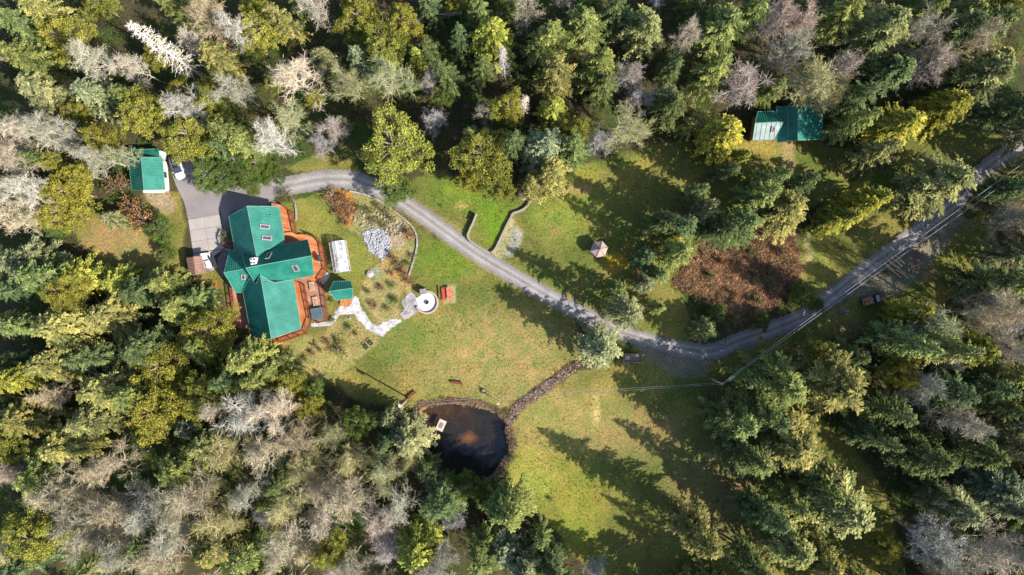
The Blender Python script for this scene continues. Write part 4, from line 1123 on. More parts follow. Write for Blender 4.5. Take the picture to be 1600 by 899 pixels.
def mk_conifer(seed, H=18.0, R=4.3, nb=170, z0f=.12, pw=.55, droop=.5, tw=1.0, wd=.10, gap=.15):
    rs = np.random.RandomState(seed)
    Cs, Us, Vs, Ts = [], [], [], []
    wood = MB()
    zs = np.linspace(0, H, 7); wob = rs.uniform(-.12, .12, (7, 2)) * np.linspace(0, 1, 7)[:, None] * 2
    wood.tube([(wob[i, 0], wob[i, 1], z) for i, z in enumerate(zs)], [.30 * (1 - .93 * i / 6) for i in range(7)], 7)
    side = rs.uniform(.8, 1.2, 8)
    for i in range(nb):
        t = (i + rs.rand()) / nb
        t = t ** .85
        z = H * (z0f + (1 - z0f) * t * .97)
        a = i * 2.399 + rs.uniform(-.5, .5)
        Lb = R * ((1 - t ** 1.25) ** (pw + .1) * .96 + .06) * rs.uniform(.62, 1.14) * side[int((a % 6.283) / 6.283 * 8)]
        if rs.rand() < gap: Lb *= .5
        if t < .12: Lb *= .6 + 3 * t
        d = np.array([math.cos(a), math.sin(a), 0]); lat = np.array([-d[1], d[0], 0])
        bend = rs.uniform(-.5, .5)
        n = max(3, int(Lb / .22)); s = (np.arange(n) + .5) / n; s = np.clip(s + rs.uniform(-.5, .5, n) / n, .03, 1)
        lift = rs.uniform(.0, .35) + .6 * t
        pos = d * (Lb * s)[:, None] + lat * (bend * Lb * s * s * .5)[:, None]
        pos[:, 2] = z + Lb * (lift * s - droop * s * s)
        bx, by = np.interp(z, zs, wob[:, 0]), np.interp(z, zs, wob[:, 1])
        pos[:, 0] += bx; pos[:, 1] += by
        tl = tw * np.minimum(Lb * .30, .95) * (1.1 - s * .8) * rs.uniform(.55, 1.3, n) + .15
        tl = tl * np.clip(s * 3.5, .15, 1)
        base_t = rs.uniform(.18, .68)
        dens = s > rs.uniform(.05, .4)
        for sg in (-1, 1):
            dirv = unit(d * .9 + lat * sg * (.85 + rs.uniform(-.25, .25, (n, 1))) + np.array([0, 0, -.2]) + rs.normal(0, .16, (n, 3)))
            for f0, wf in ((.4, .9), (.8, 1.1)):
                c_ = pos + dirv * (tl * f0)[:, None]
                c_[:, 2] -= tl * f0 * f0 * .3
                u = dirv * (tl * .34 + .08)[:, None]
                nrm = unit(np.cross(dirv, np.array([0, 0, 1.0])))
                rollv = rs.normal(0, .45, n)
                v = (nrm * np.cos(rollv)[:, None] + np.array([0, 0, 1.0]) * np.sin(rollv)[:, None]) * (wd * wf * rs.uniform(.7, 1.35, n))[:, None]
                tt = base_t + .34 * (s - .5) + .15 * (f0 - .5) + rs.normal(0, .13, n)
                Cs.append(c_[dens]); Us.append(u[dens]); Vs.append(v[dens]); Ts.append(tt[dens])
        u = np.repeat((d * .25)[None], n, 0) + rs.normal(0, .04, (n, 3)); v = lat * wd * .9 + rs.normal(0, .03, (n, 3))
        Cs.append((pos + np.array([0, 0, .04]))[dens]); Us.append(u[dens]); Vs.append(v[dens]); Ts.append((base_t + .34 * (s - .4) + rs.normal(0, .12, n))[dens])
        e = pos[-1]; m_ = pos[n // 2]
        wood.tube([(bx, by, z), tuple(m_ - [0, 0, .02]), tuple(e - [0, 0, .02])], [.055 + .02 * (1 - t), .035, .012], 3, cap=False)
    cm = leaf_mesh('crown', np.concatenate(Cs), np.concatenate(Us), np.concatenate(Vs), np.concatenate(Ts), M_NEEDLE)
    wm = bpy.data.meshes.new('trunk'); wm.from_pydata(wood.v, [], wood.f); wm.materials.append(M_BARK)
    return dict(crown=cm, trunk=wm, H=H, R=R)

def mk_leafy(seed, H=15.0, R=4.2, ncl=190, leaf=.14, per=165, clr=.85, z0=.28):
    rs = np.random.RandomState(seed)
    Cs, Us, Vs, Ts = [], [], [], []; wood = MB()
    wood.tube([(0, 0, 0), (.1, 0, H * .3), (.0, .15, H * .6), (0, 0, H * .9)], [.32, .25, .15, .05], 7)
    for i in range(ncl):
        a = i * 2.399 + rs.uniform(-.4, .4); ph = rs.uniform(-.35, 1.0)
        rr = rs.uniform(.62, 1.0) if rs.rand() < .85 else rs.uniform(.25, .6)
        lob = 1 + .22 * math.sin(3 * a + seed) + .12 * math.sin(5 * a + 2 * seed)
        cz = H * (z0 + (1 - z0) * .5) + (H * (1 - z0) * .5) * ph * rr * .96
        cr = R * rr * math.sqrt(max(.08, 1 - ph * ph * .92)) * lob
        c_ = np.array([math.cos(a) * cr, math.sin(a) * cr, cz])
        q = rs.uniform(.5, 1.05) * clr
        n = int(per * q * q)
        p = rs.normal(0, 1, (n, 3)); p = unit(p) * (rs.rand(n, 1) ** .45) * q * np.array([1, 1, .62])
        u = unit(rs.normal(0, 1, (n, 3)) + np.array([0, 0, -.15]) + unit(p) * .6) * leaf * rs.uniform(.7, 1.4, (n, 1))
        v = unit(np.cross(u, rs.normal(0, 1, (n, 3)))) * leaf * .55
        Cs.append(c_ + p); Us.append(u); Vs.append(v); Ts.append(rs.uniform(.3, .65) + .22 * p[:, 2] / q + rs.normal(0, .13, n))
        zb = max(H * .15, cz - cr * .8 - 1)
        wood.tube([(0, 0, zb), tuple(c_ * [.55, .55, 0] + [0, 0, (zb + cz) / 2 + .4]), tuple(c_)], [.09, .055, .02], 4, cap=False)
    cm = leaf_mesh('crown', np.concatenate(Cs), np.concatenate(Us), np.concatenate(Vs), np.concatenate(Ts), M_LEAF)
    wm = bpy.data.meshes.new('trunk'); wm.from_pydata(wood.v, [], wood.f); wm.materials.append(M_BARK)
    return dict(crown=cm, trunk=wm, H=H, R=R)

def mk_bare(seed, H=16.0, R=4.0, n1=14, n2=6, n3=6, tw=9, thick=.021):
    rs = np.random.RandomState(seed); wood = MB()
    Cs, Us, Vs, Ts = [], [], [], []
    def line(p, d, L_, r_, up, k=4):
        pts = [p.copy()]
        for i in range(k):
            d = unit(d + rs.normal(0, .16, 3) + np.array([0, 0, up])); p = p + d * L_ / k; pts.append(p.copy())
        wood.tube([tuple(q) for q in pts], [r_ * (1 - .65 * i / k) for i in range(k + 1)], 4 if r_ > .04 else 3, cap=False)
        return pts, d
    tp = [np.array([0, 0, z]) + np.array([rs.uniform(-.25, .25), rs.uniform(-.25, .25), 0]) * (z > 0) for z in np.linspace(0, H * .82, 6)]
    wood.tube([tuple(q) for q in tp], [.26, .22, .18, .14, .09, .05], 7)
    for i in range(n1):
        f = .3 + .68 * (i + rs.rand()) / n1
        k = f * 5; j = min(int(k), 4); p = tp[j] + (tp[j + 1] - tp[j]) * (k - j)
        a = i * 2.399 + rs.uniform(-.4, .4)
        el = rs.uniform(.25, .6) + .75 * f
        d = np.array([math.cos(a) * math.cos(el), math.sin(a) * math.cos(el), math.sin(el)])
        L1 = R * 1.15 * (1.15 - .6 * f) * rs.uniform(.8, 1.15)
        P1, d1 = line(p, d, L1, .10, .06)
        for i2 in range(n2):
            g_ = rs.uniform(.25, 1); kk = g_ * 4; j = min(int(kk), 3); q = P1[j] + (P1[j + 1] - P1[j]) * (kk - j)
            d2 = unit(d1 + rs.normal(0, .6, 3) + np.array([0, 0, .1]))
            P2, d22 = line(q, d2, L1 * .55 * rs.uniform(.6, 1.1), .05, .08, 3)
            for i3 in range(n3):
                g_ = rs.uniform(.2, 1); kk = g_ * 3; j = min(int(kk), 2); q2 = P2[j] + (P2[j + 1] - P2[j]) * (kk - j)
                d3 = unit(d22 + rs.normal(0, .6, 3)); L3 = rs.uniform(.7, 1.5) * R / 4
                e_ = q2 + d3 * L3
                wood.tube([tuple(q2), tuple(e_)], [.028, .012], 3, cap=False)
                n = tw
                b0 = q2 + d3 * L3 * rs.uniform(.1, 1, (n, 1))
                dd = unit(d3 + rs.normal(0, .65, (n, 3))); ll = rs.uniform(.22, .55, (n, 1)) * R / 4
                Cs.append(b0 + dd * ll); Us.append(dd * ll); Vs.append(unit(np.cross(dd, rs.normal(0, 1, (n, 3)))) * thick); Ts.append(rs.uniform(.3, .9, n))
    cm = leaf_mesh('twigs', np.concatenate(Cs), np.concatenate(Us), np.concatenate(Vs), np.concatenate(Ts), M_TWIG)
    wm = bpy.data.meshes.new('trunk'); wm.from_pydata(wood.v, [], wood.f); wm.materials.append(M_BARK)
    return dict(crown=cm, trunk=wm, H=H, R=R)

def mk_snag(seed, H=20.0, R=2.6, nb=120):
    rs = np.random.RandomState(seed); wood = MB(); Cs, Us, Vs, Ts = [], [], [], []
    wood.tube([(0, 0, 0), (.1, 0, H * .5), (0, .1, H)], [.26, .17, .04], 7)
    for i in range(nb):
        t = (i + rs.rand()) / nb; z = H * (.18 + .8 * t); Lb = R * ((1 - t) ** .6 + .12) * rs.uniform(.5, 1.15); a = i * 2.399 + rs.uniform(-.5, .5)
        d = np.array([math.cos(a), math.sin(a), rs.uniform(-.1, .25)])
        p0 = np.array([0, 0, z]); p1 = p0 + d * Lb * .55; p2 = p0 + d * Lb + np.array([0, 0, -Lb * .25])
        wood.tube([tuple(p0), tuple(p1), tuple(p2)], [.045, .03, .012], 3, cap=False)
        n = 14; s = rs.uniform(.25, 1, (n, 1)); b0 = p0 + (p2 - p0) * s; dd = unit(d + rs.normal(0, .7, (n, 3)) + [0, 0, -.3]); ll = rs.uniform(.15, .4, (n, 1))
        Cs.append(b0 + dd * ll); Us.append(dd * ll); Vs.append(unit(np.cross(dd, rs.normal(0, 1, (n, 3)))) * .022); Ts.append(rs.uniform(.3, .9, n))
    cm = leaf_mesh('twigs', np.concatenate(Cs), np.concatenate(Us), np.concatenate(Vs), np.concatenate(Ts), M_TWIG)
    wm = bpy.data.meshes.new('trunk'); wm.from_pydata(wood.v, [], wood.f); wm.materials.append(M_BARK)
    return dict(crown=cm, trunk=wm, H=H, R=R)

PR = {
    'fir': [mk_conifer(s) for s in (1, 2, 3)] + [mk_conifer(14, H=20, R=4.6, nb=130, gap=.25, pw=.5), mk_conifer(15, nb=180, wd=.10)],
    'cedar': [mk_conifer(s, H=17, R=4.0, nb=230, pw=.45, droop=.7, tw=.75, wd=.12, gap=.08) for s in (5, 6, 7)],
    'leafy': [mk_leafy(s) for s in (21, 22, 23)],
    'bare': [mk_bare(s) for s in (31, 32, 33)] + [mk_bare(34, H=18, R=3.6, n1=16, n2=5)],
    'snag': [mk_snag(s) for s in (41, 42)],
    'bush': [mk_leafy(s, H=2.0, R=1.3, ncl=26, leaf=.11, per=70, z0=.1, clr=.55) for s in (51, 52, 53)],
}
KIND = {  # code: prototype, base crown colour, bark colour, height, phrase
    'y': ('leafy', (0.158, 0.160, 0.034), (.16, .13, .09), 14, 'yellow-green leafy tree', 'leafy_tree'),
    'Y': ('cedar', (0.150, 0.148, 0.028), (.16, .13, .09), 15, 'golden sunlit conifer', 'conifer_tree'),
    'g': ('fir', (0.098, 0.116, 0.038), (.13, .11, .09), 18, 'mid green conifer', 'conifer_tree'),
    'G': ('leafy', (0.070, 0.100, 0.026), (.13, .11, .09), 12, 'deep green leafy tree', 'leafy_tree'),
    'o': ('cedar', (0.135, 0.132, 0.045), (.17, .14, .10), 16, 'olive green conifer', 'conifer_tree'),
    'c': ('fir', (0.122, 0.120, 0.045), (.18, .15, .11), 18, 'tan tipped conifer', 'conifer_tree'),
    's': ('fir', (0.112, 0.122, 0.064), (.2, .18, .15), 16, 'silvery green conifer', 'conifer_tree'),
    'S': ('cedar', (0.112, 0.122, 0.064), (.2, .18, .15), 16, 'silvery green dense conifer', 'conifer_tree'),
    'd': ('fir', (0.062, 0.080, 0.032), (.10, .09, .08), 18, 'dark green conifer', 'conifer_tree'),
    'b': ('bare', (0.275, 0.245, 0.175), (.36, .32, .26), 19, 'bare tan twiggy tree', 'bare_tree'),
    'w': ('bare', (0.32, 0.285, 0.235), (.42, .39, .34), 19, 'bare whitish tree', 'bare_tree'),
    'p': ('bare', (0.29, 0.245, 0.22), (.34, .31, .31), 15, 'bare pinkish grey tree', 'bare_tree'),
    'm': ('bare', (0.24, 0.235, 0.11), (.34, .32, .22), 16, 'mossy bare tree', 'bare_tree'),
    'x': ('snag', (0.55, 0.50, 0.46), (.55, .51, .48), 22, 'dead white conifer', 'dead_tree'),
    'r': ('bush', (0.21, 0.115, 0.05), (.15, .1, .08), 3.0, 'rusty brown shrub', 'shrub'),
    'q': ('bush', (0.085, 0.115, 0.025), (.15, .1, .08), 2.0, 'green shrub', 'shrub'),
}
# (crown centre px, py, apparent radius px, kind[, height])
T = """
20 30 30 g;60 20 30 o;110 60 36 y;40 85 38 g;60 140 38 s;150 90 32 b;150 145 34 S;250 75 24 x 26;215 105 22 w;330 28 36 b;380 50 28 w;398 20 22 y;338 92 36 c;370 140 28 b;290 168 32 w;330 182 30 y;235 182 36 y;200 150 30 g;360 205 30 g;20 200 26 w;95 205 26 b;160 218 26 y;60 250 22 d
410 50 36 y;490 12 26 w;560 30 36 y;600 62 36 y;505 88 26 s;462 120 36 w;440 28 26 c;566 92 26 s;600 92 28 y;552 134 32 m;615 122 38 m;632 40 28 y;668 2 24 d;768 60 38 Y;750 18 24 g;788 96 14 x 14;750 105 24 d;648 92 16 Y;492 158 13 y 10;535 192 12 s 9;455 190 26 m;425 218 30 w;520 205 24 p;505 225 18 p;622 232 52 y 15;695 150 20 G 8;790 172 26 y;680 188 20 p 9;700 112 26 d;640 130 18 G 9;720 60 20 d
826 15 26 b;858 60 44 g;872 105 36 c;905 40 42 g;935 95 36 g;965 20 30 d;1010 42 42 c;1075 60 24 w;1130 38 44 g;1180 15 30 g;1115 108 32 g;1155 132 40 p;978 125 26 p;940 130 30 d;1050 172 34 d;866 172 28 Y;815 162 14 x 15;985 198 38 m;1038 150 24 s;900 210 22 y;848 232 40 S;866 272 34 o;1130 212 38 Y;1192 45 22 p;800 220 30 d;895 235 30 g;880 280 18 G 8;755 250 42 y 15;780 290 26 y 9;735 285 20 y 8;830 290 22 c 12
1215 32 28 p;1252 40 28 p;1232 82 32 b;1262 130 44 m;1315 102 28 p;1205 142 22 g;1385 42 52 c;1432 52 32 b;1392 112 42 d;1450 102 32 p;1500 38 40 d;1525 60 28 b;1562 40 36 d;1575 12 24 y;1535 118 54 c;1405 195 40 Y;1482 168 34 Y;1345 150 28 d;1335 190 26 g;1580 170 30 d;1300 140 26 m;1455 20 30 g;1325 20 34 g
1472 290 54 c;1318 338 24 Y 13;1342 322 24 Y 14;1366 306 24 Y 14;1298 350 20 Y 11;1232 330 44 o;1380 235 28 c;1255 285 22 d;1208 275 26 g;1582 345 32 b;1575 440 40 d 26;1590 400 34 s;1160 348 36 g;1105 330 26 s;1192 305 30 g;1585 290 26 d;1545 470 30 p;1585 500 34 w
1450 512 40 m;1425 532 34 g 25;1482 548 34 o 26;1430 492 24 Y;1545 492 36 b;1300 600 68 c 22;1515 545 38 Y;1272 545 18 y 12;1226 598 56 g 20;1402 582 26 y;1440 605 32 b;1502 652 36 b;1568 640 24 g;1592 545 28 w;1580 590 30 g;1492 612 38 d;1235 690 64 c 21;1195 640 44 g 19;1550 600 36 d;1340 560 24 d;1400 640 34 d;1370 690 26 d;1470 560 26 p
1312 790 66 c 21;1375 850 22 y 12;1240 862 42 o;1445 722 44 d;1532 712 42 d;1562 762 44 s;1502 800 42 s;1450 842 40 w;1540 858 44 w;1592 862 30 b;1180 885 28 d;1280 760 30 g;1290 880 34 o;1595 700 30 s;1480 880 34 b;1590 800 30 s
1088 838 44 c 24;1148 660 42 g 20;1172 716 50 d 20;800 802 38 g;818 880 34 S;862 892 30 d;930 885 18 p 9;782 862 34 S;1195 815 34 d 22;1130 650 26 d;1210 650 30 d;845 840 20 g 12;1230 780 34 g
638 690 38 S 13;606 735 30 m;545 770 38 b;500 812 28 w;440 848 38 b;592 812 34 p;520 855 28 y;545 880 26 b;605 862 26 p;650 858 38 Y;680 885 26 w;692 865 24 b;690 790 42 d;712 808 20 p;758 872 38 g;776 800 32 g;450 782 36 m;420 700 34 b;470 722 32 m;440 745 28 d;622 795 28 b;560 720 26 m;500 760 30 b;730 760 22 G 8;600 690 18 d
20 700 32 y;60 752 44 g;100 700 36 o;20 732 22 p;170 732 32 b;225 790 40 b;180 800 36 b;110 772 28 b;152 832 30 b;60 832 44 y;95 760 34 b;130 800 34 b;200 850 34 b;270 830 34 b;30 885 30 d;252 872 44 b;300 772 40 b;352 812 44 m;332 862 36 o;280 732 46 g;352 702 34 m;392 762 26 b;140 885 20 o;390 872 34 g;215 850 26 d;320 700 30 o
110 455 32 y;90 512 46 o;20 512 24 g;80 572 36 o;20 592 28 Y;170 492 40 c 12;272 482 36 g 11;230 542 46 d 15;328 518 40 y 11;262 572 44 y 12;380 562 34 g;160 612 42 o;205 622 36 g;252 642 48 y;322 622 36 y;385 645 38 w;342 640 20 w;40 652 42 o;130 662 36 c;292 665 28 s;350 592 26 d;310 545 34 g 12;440 640 34 w;450 600 26 y 10;420 580 30 g 12;480 640 24 y 10;560 660 26 G 11;520 680 26 m;470 680 28 b;400 600 26 g;20 450 28 d;140 560 30 d;490 610 16 G 8;610 655 20 S 10
20 242 32 w;55 300 30 w;30 335 38 b;110 300 38 y 12;130 272 20 y 10;100 335 32 y 12;85 252 14 y;182 285 20 r 4;205 325 20 r 4;222 345 22 r 5;172 342 20 s 8;250 360 22 G 5;262 396 13 G 4;40 402 44 s;62 432 42 g;120 432 34 Y 11;92 352 20 G 6;182 438 28 Y 8;250 448 36 g 9;312 468 24 g 9;215 455 32 d 10;328 268 28 G 5;356 276 28 G 5;388 276 28 G 5;420 270 24 G 5;370 254 26 G 7;402 256 24 G 6;375 225 34 g 14;300 212 40 y;350 232 24 d 12;195 245 18 m;150 245 24 b;80 205 24 b
620 298 26 G 8;1065 400 30 g 18;1040 345 28 d 15;1058 372 16 Y 10;1008 442 20 s 8;985 488 34 s 19;935 545 40 s 17;1010 402 22 d 9;1035 428 20 g 9;1100 516 22 c 8;1070 350 26 d;1130 352 30 d;1250 462 20 G 5;1190 502 14 G 4;1090 300 22 d 16;970 452 16 g 8;1030 482 14 g 8;1190 250 10 q 2;1160 240 14 Y 10;1135 265 20 d 14
1275 478 12 G 4;668 738 24 d 11;706 770 26 G 8;645 725 22 m 10;760 768 20 G 6;1120 488 14 G 3;1175 395 9 q 2;1110 430 8 q 2;1205 440 10 q 2;1150 460 9 r 2;1225 395 10 r 2;1130 410 8 r 2;1185 470 9 q 2
"""
ORD = ['nearest', 'second nearest', 'third nearest', 'fourth nearest', 'fifth nearest', 'sixth nearest', 'seventh nearest', 'eighth nearest', 'ninth nearest', 'tenth nearest', 'eleventh nearest', 'twelfth nearest', 'thirteenth nearest', 'fourteenth nearest', 'fifteenth nearest', 'sixteenth nearest', 'seventeenth nearest', 'eighteenth nearest', 'nineteenth nearest', 'twentieth nearest']
LAND = [('the main house', 420, 440), ('the detached garage', 228, 268), ('the fire pit', 666, 472), ('the pond', 730, 690), ('the gazebo', 933, 389), ('the small cabin', 1232, 192), ('the pickup truck', 1360, 466), ('the box trailer', 988, 559),
        ('the shaded utility pole', 1117, 598), ('the left grass clearing', 190, 370), ('the brown bracken patch', 1160, 440), ('the grass terrace', 780, 350), ('the top left corner', 0, 0), ('the bottom left corner', 0, 899), ('the bottom right corner', 1600, 899),
        ('the top right corner', 1600, 0), ('the middle of the left edge', 0, 500), ('the middle of the bottom edge', 750, 899), ('the middle of the top edge', 800, 0), ('the fallen log', 680, 30), ('the middle of the right edge', 1600, 560), ('the log pile', 1420, 415)]
trees = []   # dict(base x, y, r, h, kind, px, py)
for rec in T.replace('\n', ';').split(';'):
    q = rec.split()
    if not q: continue
    px, py, rp_, k = float(q[0]), float(q[1]), float(q[2]), q[3]
    h = float(q[4]) if len(q) > 4 else KIND[k][3] * rnd.uniform(.85, 1.12) * (1.12 if px > 1000 and py > 420 else 1.0)
    if len(q) <= 4 and rp_ < 26: h *= .85
    b0 = P(px, py, h * .62)
    trees.append(dict(x=b0.x, y=b0.y, r=rp_ * S * (CAM_H - h * .62) / CAM_H, h=h, k=k, px=px, py=py))
# fill the forest between the trees that were placed singly
LMX = LAWN + [POND, BRACKEN, GRAVEL, [(190, 225), (300, 235), (560, 262), (560, 300), (345, 440), (290, 440), (270, 300), (200, 305)], [(340, 320), (515, 320), (515, 550), (340, 550)], [(1165, 155), (1300, 155), (1300, 225), (1165, 225)], [(645, 640), (800, 640), (790, 760), (640, 745)]]
def open_px(px, py, mrg=8):
    for p in LMX:
        if sdist(np.array([px]), np.array([py]), p)[0] > -mrg: return True
    return False
tries = 0; nfill = 0
zones = [((0, 0, 420, 240), 'yyggbwos'), ((400, 0, 800, 240), 'yydgbGdp'), ((800, 0, 1200, 250), 'gggdspop'), ((1200, 0, 1640, 250), 'ddgcpbco'), ((0, 240, 420, 700), 'ooggygdb'), ((0, 700, 420, 960), 'bbgobwmb'), ((420, 560, 800, 960), 'bbmwbgpb'), ((800, 600, 1250, 960), 'ddgd'), ((1250, 440, 1640, 960), 'ddgbsdpd')]
while tries < 5000 and nfill < 70:
    tries += 1
    bx, by = rnd.uniform(-97, 97), rnd.uniform(-56, 56)
    px, py = bx / S + 800, 449.5 - by / S
    if open_px(px, py): continue
    ap = None
    for (x0, y0, x1, y1), ks in zones:
        if x0 <= px <= x1 and y0 <= py <= y1: ap = rnd.choice(ks)
    if ap is None: continue
    h = KIND[ap][3] * rnd.uniform(.5, .85); r_ = rnd.uniform(2.0, 3.4)
    if any(math.hypot(bx - t['x'], by - t['y']) < (r_ + t['r']) * .66 for t in trees): continue
    kk = CAM_H / (CAM_H - h * .62)
    qx, qy = bx * kk / S + 800, 449.5 - by * kk / S
    if not (-25 < qx < 1625 and -25 < qy < 925): continue
    trees.append(dict(x=bx, y=by, r=r_, h=h, k=ap, px=qx, py=qy)); nfill += 1
inview = len(trees)
# trees just outside the frame whose shadows fall into it
for k in range(1600):
    s = rnd.random()
    if s < .45: bx, by = rnd.uniform(92, 116), rnd.uniform(-74, 30)
    elif s < .9: bx, by = rnd.uniform(22, 110), rnd.uniform(-76, -54)
    else: bx, by = rnd.uniform(-100, 22), rnd.uniform(-66, -56)
    h = rnd.uniform(14, 22) if bx < 40 else rnd.uniform(19, 27); r_ = rnd.uniform(3, 4.4)
    kk = CAM_H / (CAM_H - h * .4); qx, qy = bx * kk / S + 800, 449.5 - by * kk / S
    if 0 < qx < 1600 and 0 < qy < 899: continue
    if any(math.hypot(bx - t['x'], by - t['y']) < (r_ + t['r']) * .7 for t in trees): continue
    if len(trees) - inview > 70: break
    trees.append(dict(x=bx, y=by, r=r_, h=h, k=rnd.choice('gdsob'), px=qx, py=qy, out=True))

# labels
cnt = {}
for t in trees:
    best = min(LAND, key=lambda l: math.hypot(t['px'] - l[1], t['py'] - l[2]) + (25 if 'corner' in l[0] or 'edge' in l[0] else 0))
    dx, dy = t['px'] - best[1], t['py'] - best[2]
    if 'corner' in best[0] or 'edge' in best[0]: rel = 'to'
    else: rel = ('right of' if dx > 0 else 'left of') if abs(dx) > abs(dy) * 1.2 else ('below' if dy > 0 else 'above')
    t['key'] = (KIND[t['k']][4], rel, best[0]); t['d'] = math.hypot(dx, dy)
    if t.get('out'): continue
    cnt.setdefault(t['key'], []).append(t)
for key, lst in cnt.items():
    lst.sort(key=lambda q: q['d'])
    for i, t in enumerate(lst):
        kind, rel, lm = key
        if rel == 'to': t['label'] = f"{kind}, {ORD[min(i, 19)]} to {lm} of the photo" if 'edge' in lm or 'corner' in lm else ''
        else: t['label'] = f"{kind} {rel} {lm}, {ORD[min(i, 19)]} of its kind there"
GRP = {'leafy_tree': 'leafy trees round the clearing', 'conifer_tree': 'conifers of the forest', 'bare_tree': 'bare leafless trees of the forest', 'dead_tree': 'dead white conifers', 'shrub': 'shrubs'}
def plant(t):
    proto, col, bark, H0, phrase, name = KIND[t['k']]
    pr_ = rnd.choice(PR[proto])
    o = bpy.data.objects.new(name, None); COL.objects.link(o); o.empty_display_size = .3
    o.location = (t['x'], t['y'], 0)
    o.rotation_euler = (rnd.uniform(-.05, .05), rnd.uniform(-.05, .05), rnd.uniform(0, 6.28))
    q = t['r'] / pr_['R']
    if proto in ('bare',): q *= 1.04
    o.scale = (q, q, t['h'] / pr_['H'])
    lab = t.get('label') or 'tree standing just outside the frame whose shadow falls into the photo'
    o['label'] = lab; o['category'] = 'shrub' if name == 'shrub' else 'tree'; o['group'] = GRP[name] if not t.get('out') else 'trees just outside the frame'
    v = rnd.uniform(.82, 1.2) * (1.5 if proto in ('fir', 'cedar', 'leafy') else 1.25 if proto == 'bush' else 1.0); hu = rnd.uniform(-.07, .10) if proto == 'leafy' else rnd.uniform(-.12, .09)
    for nm, me, c0 in (('trunk', pr_['trunk'], bark), ('twigs' if proto in ('bare', 'snag') else 'crown', pr_['crown'], col)):
        ob = bpy.data.objects.new(nm, me); COL.objects.link(ob); ob.parent = o
        ob.color = (c0[0] * v * (1 + hu), c0[1] * v, c0[2] * v * (1 - hu), 1)
    return o
for t in trees: plant(t)

# small shrubs in the beds
SH = """352 368 9 q garden bed in front of the house;356 380 8 r house front bed
446 304 10 q bed at the deck tip;455 312 7 q bed beside the curved pale wall
522 318 10 r rock garden heather bed;536 308 10 r rock garden heather bed;549 330 8 r rock garden heather bed;517 306 14 r upper corner of the rock garden;533 318 13 r rock garden heather bed;545 318 10 r rock garden heather bed;530 332 11 r rock garden heather bed;543 336 11 r rock garden heather bed;540 348 9 r rock garden heather bed
562 325 9 q rock garden;577 330 8 q rock garden;590 322 7 q top of the rock garden;602 332 7 q rock garden;612 342 7 q rock garden;600 352 8 q rock garden;585 345 7 q rock garden;640 365 10 r right end of the rock garden
622 412 8 r tan bed of the garden;612 402 8 r tan bed of the garden;630 425 9 r tan bed of the garden;643 400 6 q garden edging wall;638 412 6 q garden edging wall
612 446 6 q small pond bed;596 450 7 r lower garden;585 478 8 r lower garden;618 470 9 q lower garden;605 482 6 q lower garden;640 440 9 r lower garden;575 455 6 q lower garden
529 545 14 q bed under the stone path;512 535 7 r bed under the stone path;545 512 6 q bed under the stone path;556 522 5 q bed under the stone path;492 540 6 q slope below the deck;488 552 7 r slope below the deck;500 547 5 q slope below the deck;476 562 7 q slope below the deck;460 566 8 q slope below the deck;447 555 11 q foot of the deck;433 560 10 q foot of the deck
410 552 12 G foot of the deck;528 462 6 q shed;518 470 5 q shed;520 500 6 q path beside the deck;496 583 5 r slope below the deck
800 770 10 q pond outlet;790 740 9 q right pond shore;800 715 8 q right pond shore;860 780 5 q south meadow;395 302 6 q house shadow on the yard;1130 245 5 q upper meadow;690 322 3 q north lawn;612 428 6 r tan bed of the garden
1260 452 9 q roadside;1150 500 10 q roadside;1090 470 7 q bracken patch edge;1220 485 9 q roadside;310 437 5 r brown shed;1385 425 5 q roadside logs"""
seen = {}
for rec in SH.replace('\n', ';').split(';'):
    q = rec.split(); px, py, r_, k = float(q[0]), float(q[1]), float(q[2]), q[3]; where = ' '.join(q[4:])
    seen.setdefault((k, where), []).append((px, py, r_))
for (k, where), lst in seen.items():
    nm = {'q': 'green leafy shrub', 'r': 'rusty brown shrub', 'G': 'dark green shrub'}[k]
    lst.sort()
    for i, (px, py, r_) in enumerate(lst):
        pos = '' if len(lst) == 1 else [', leftmost', ', second from left', ', third from left', ', fourth from left', ', fifth from left', ', sixth from left', ', seventh from left', ', eighth from left', ', ninth from left'][min(i, 8)]
        rr = r_ * S; hh = min(rr * 1.3, 1.6)
        col = 'r' if k == 'r' else 'q'
        t = dict(x=P(px, py, hh * .6).x, y=P(px, py, hh * .6).y, r=rr, h=hh, k=col, label=f"{nm} by the {where}{pos}" if ' by ' not in where else f"{nm} {where}{pos}")
        plant(t)

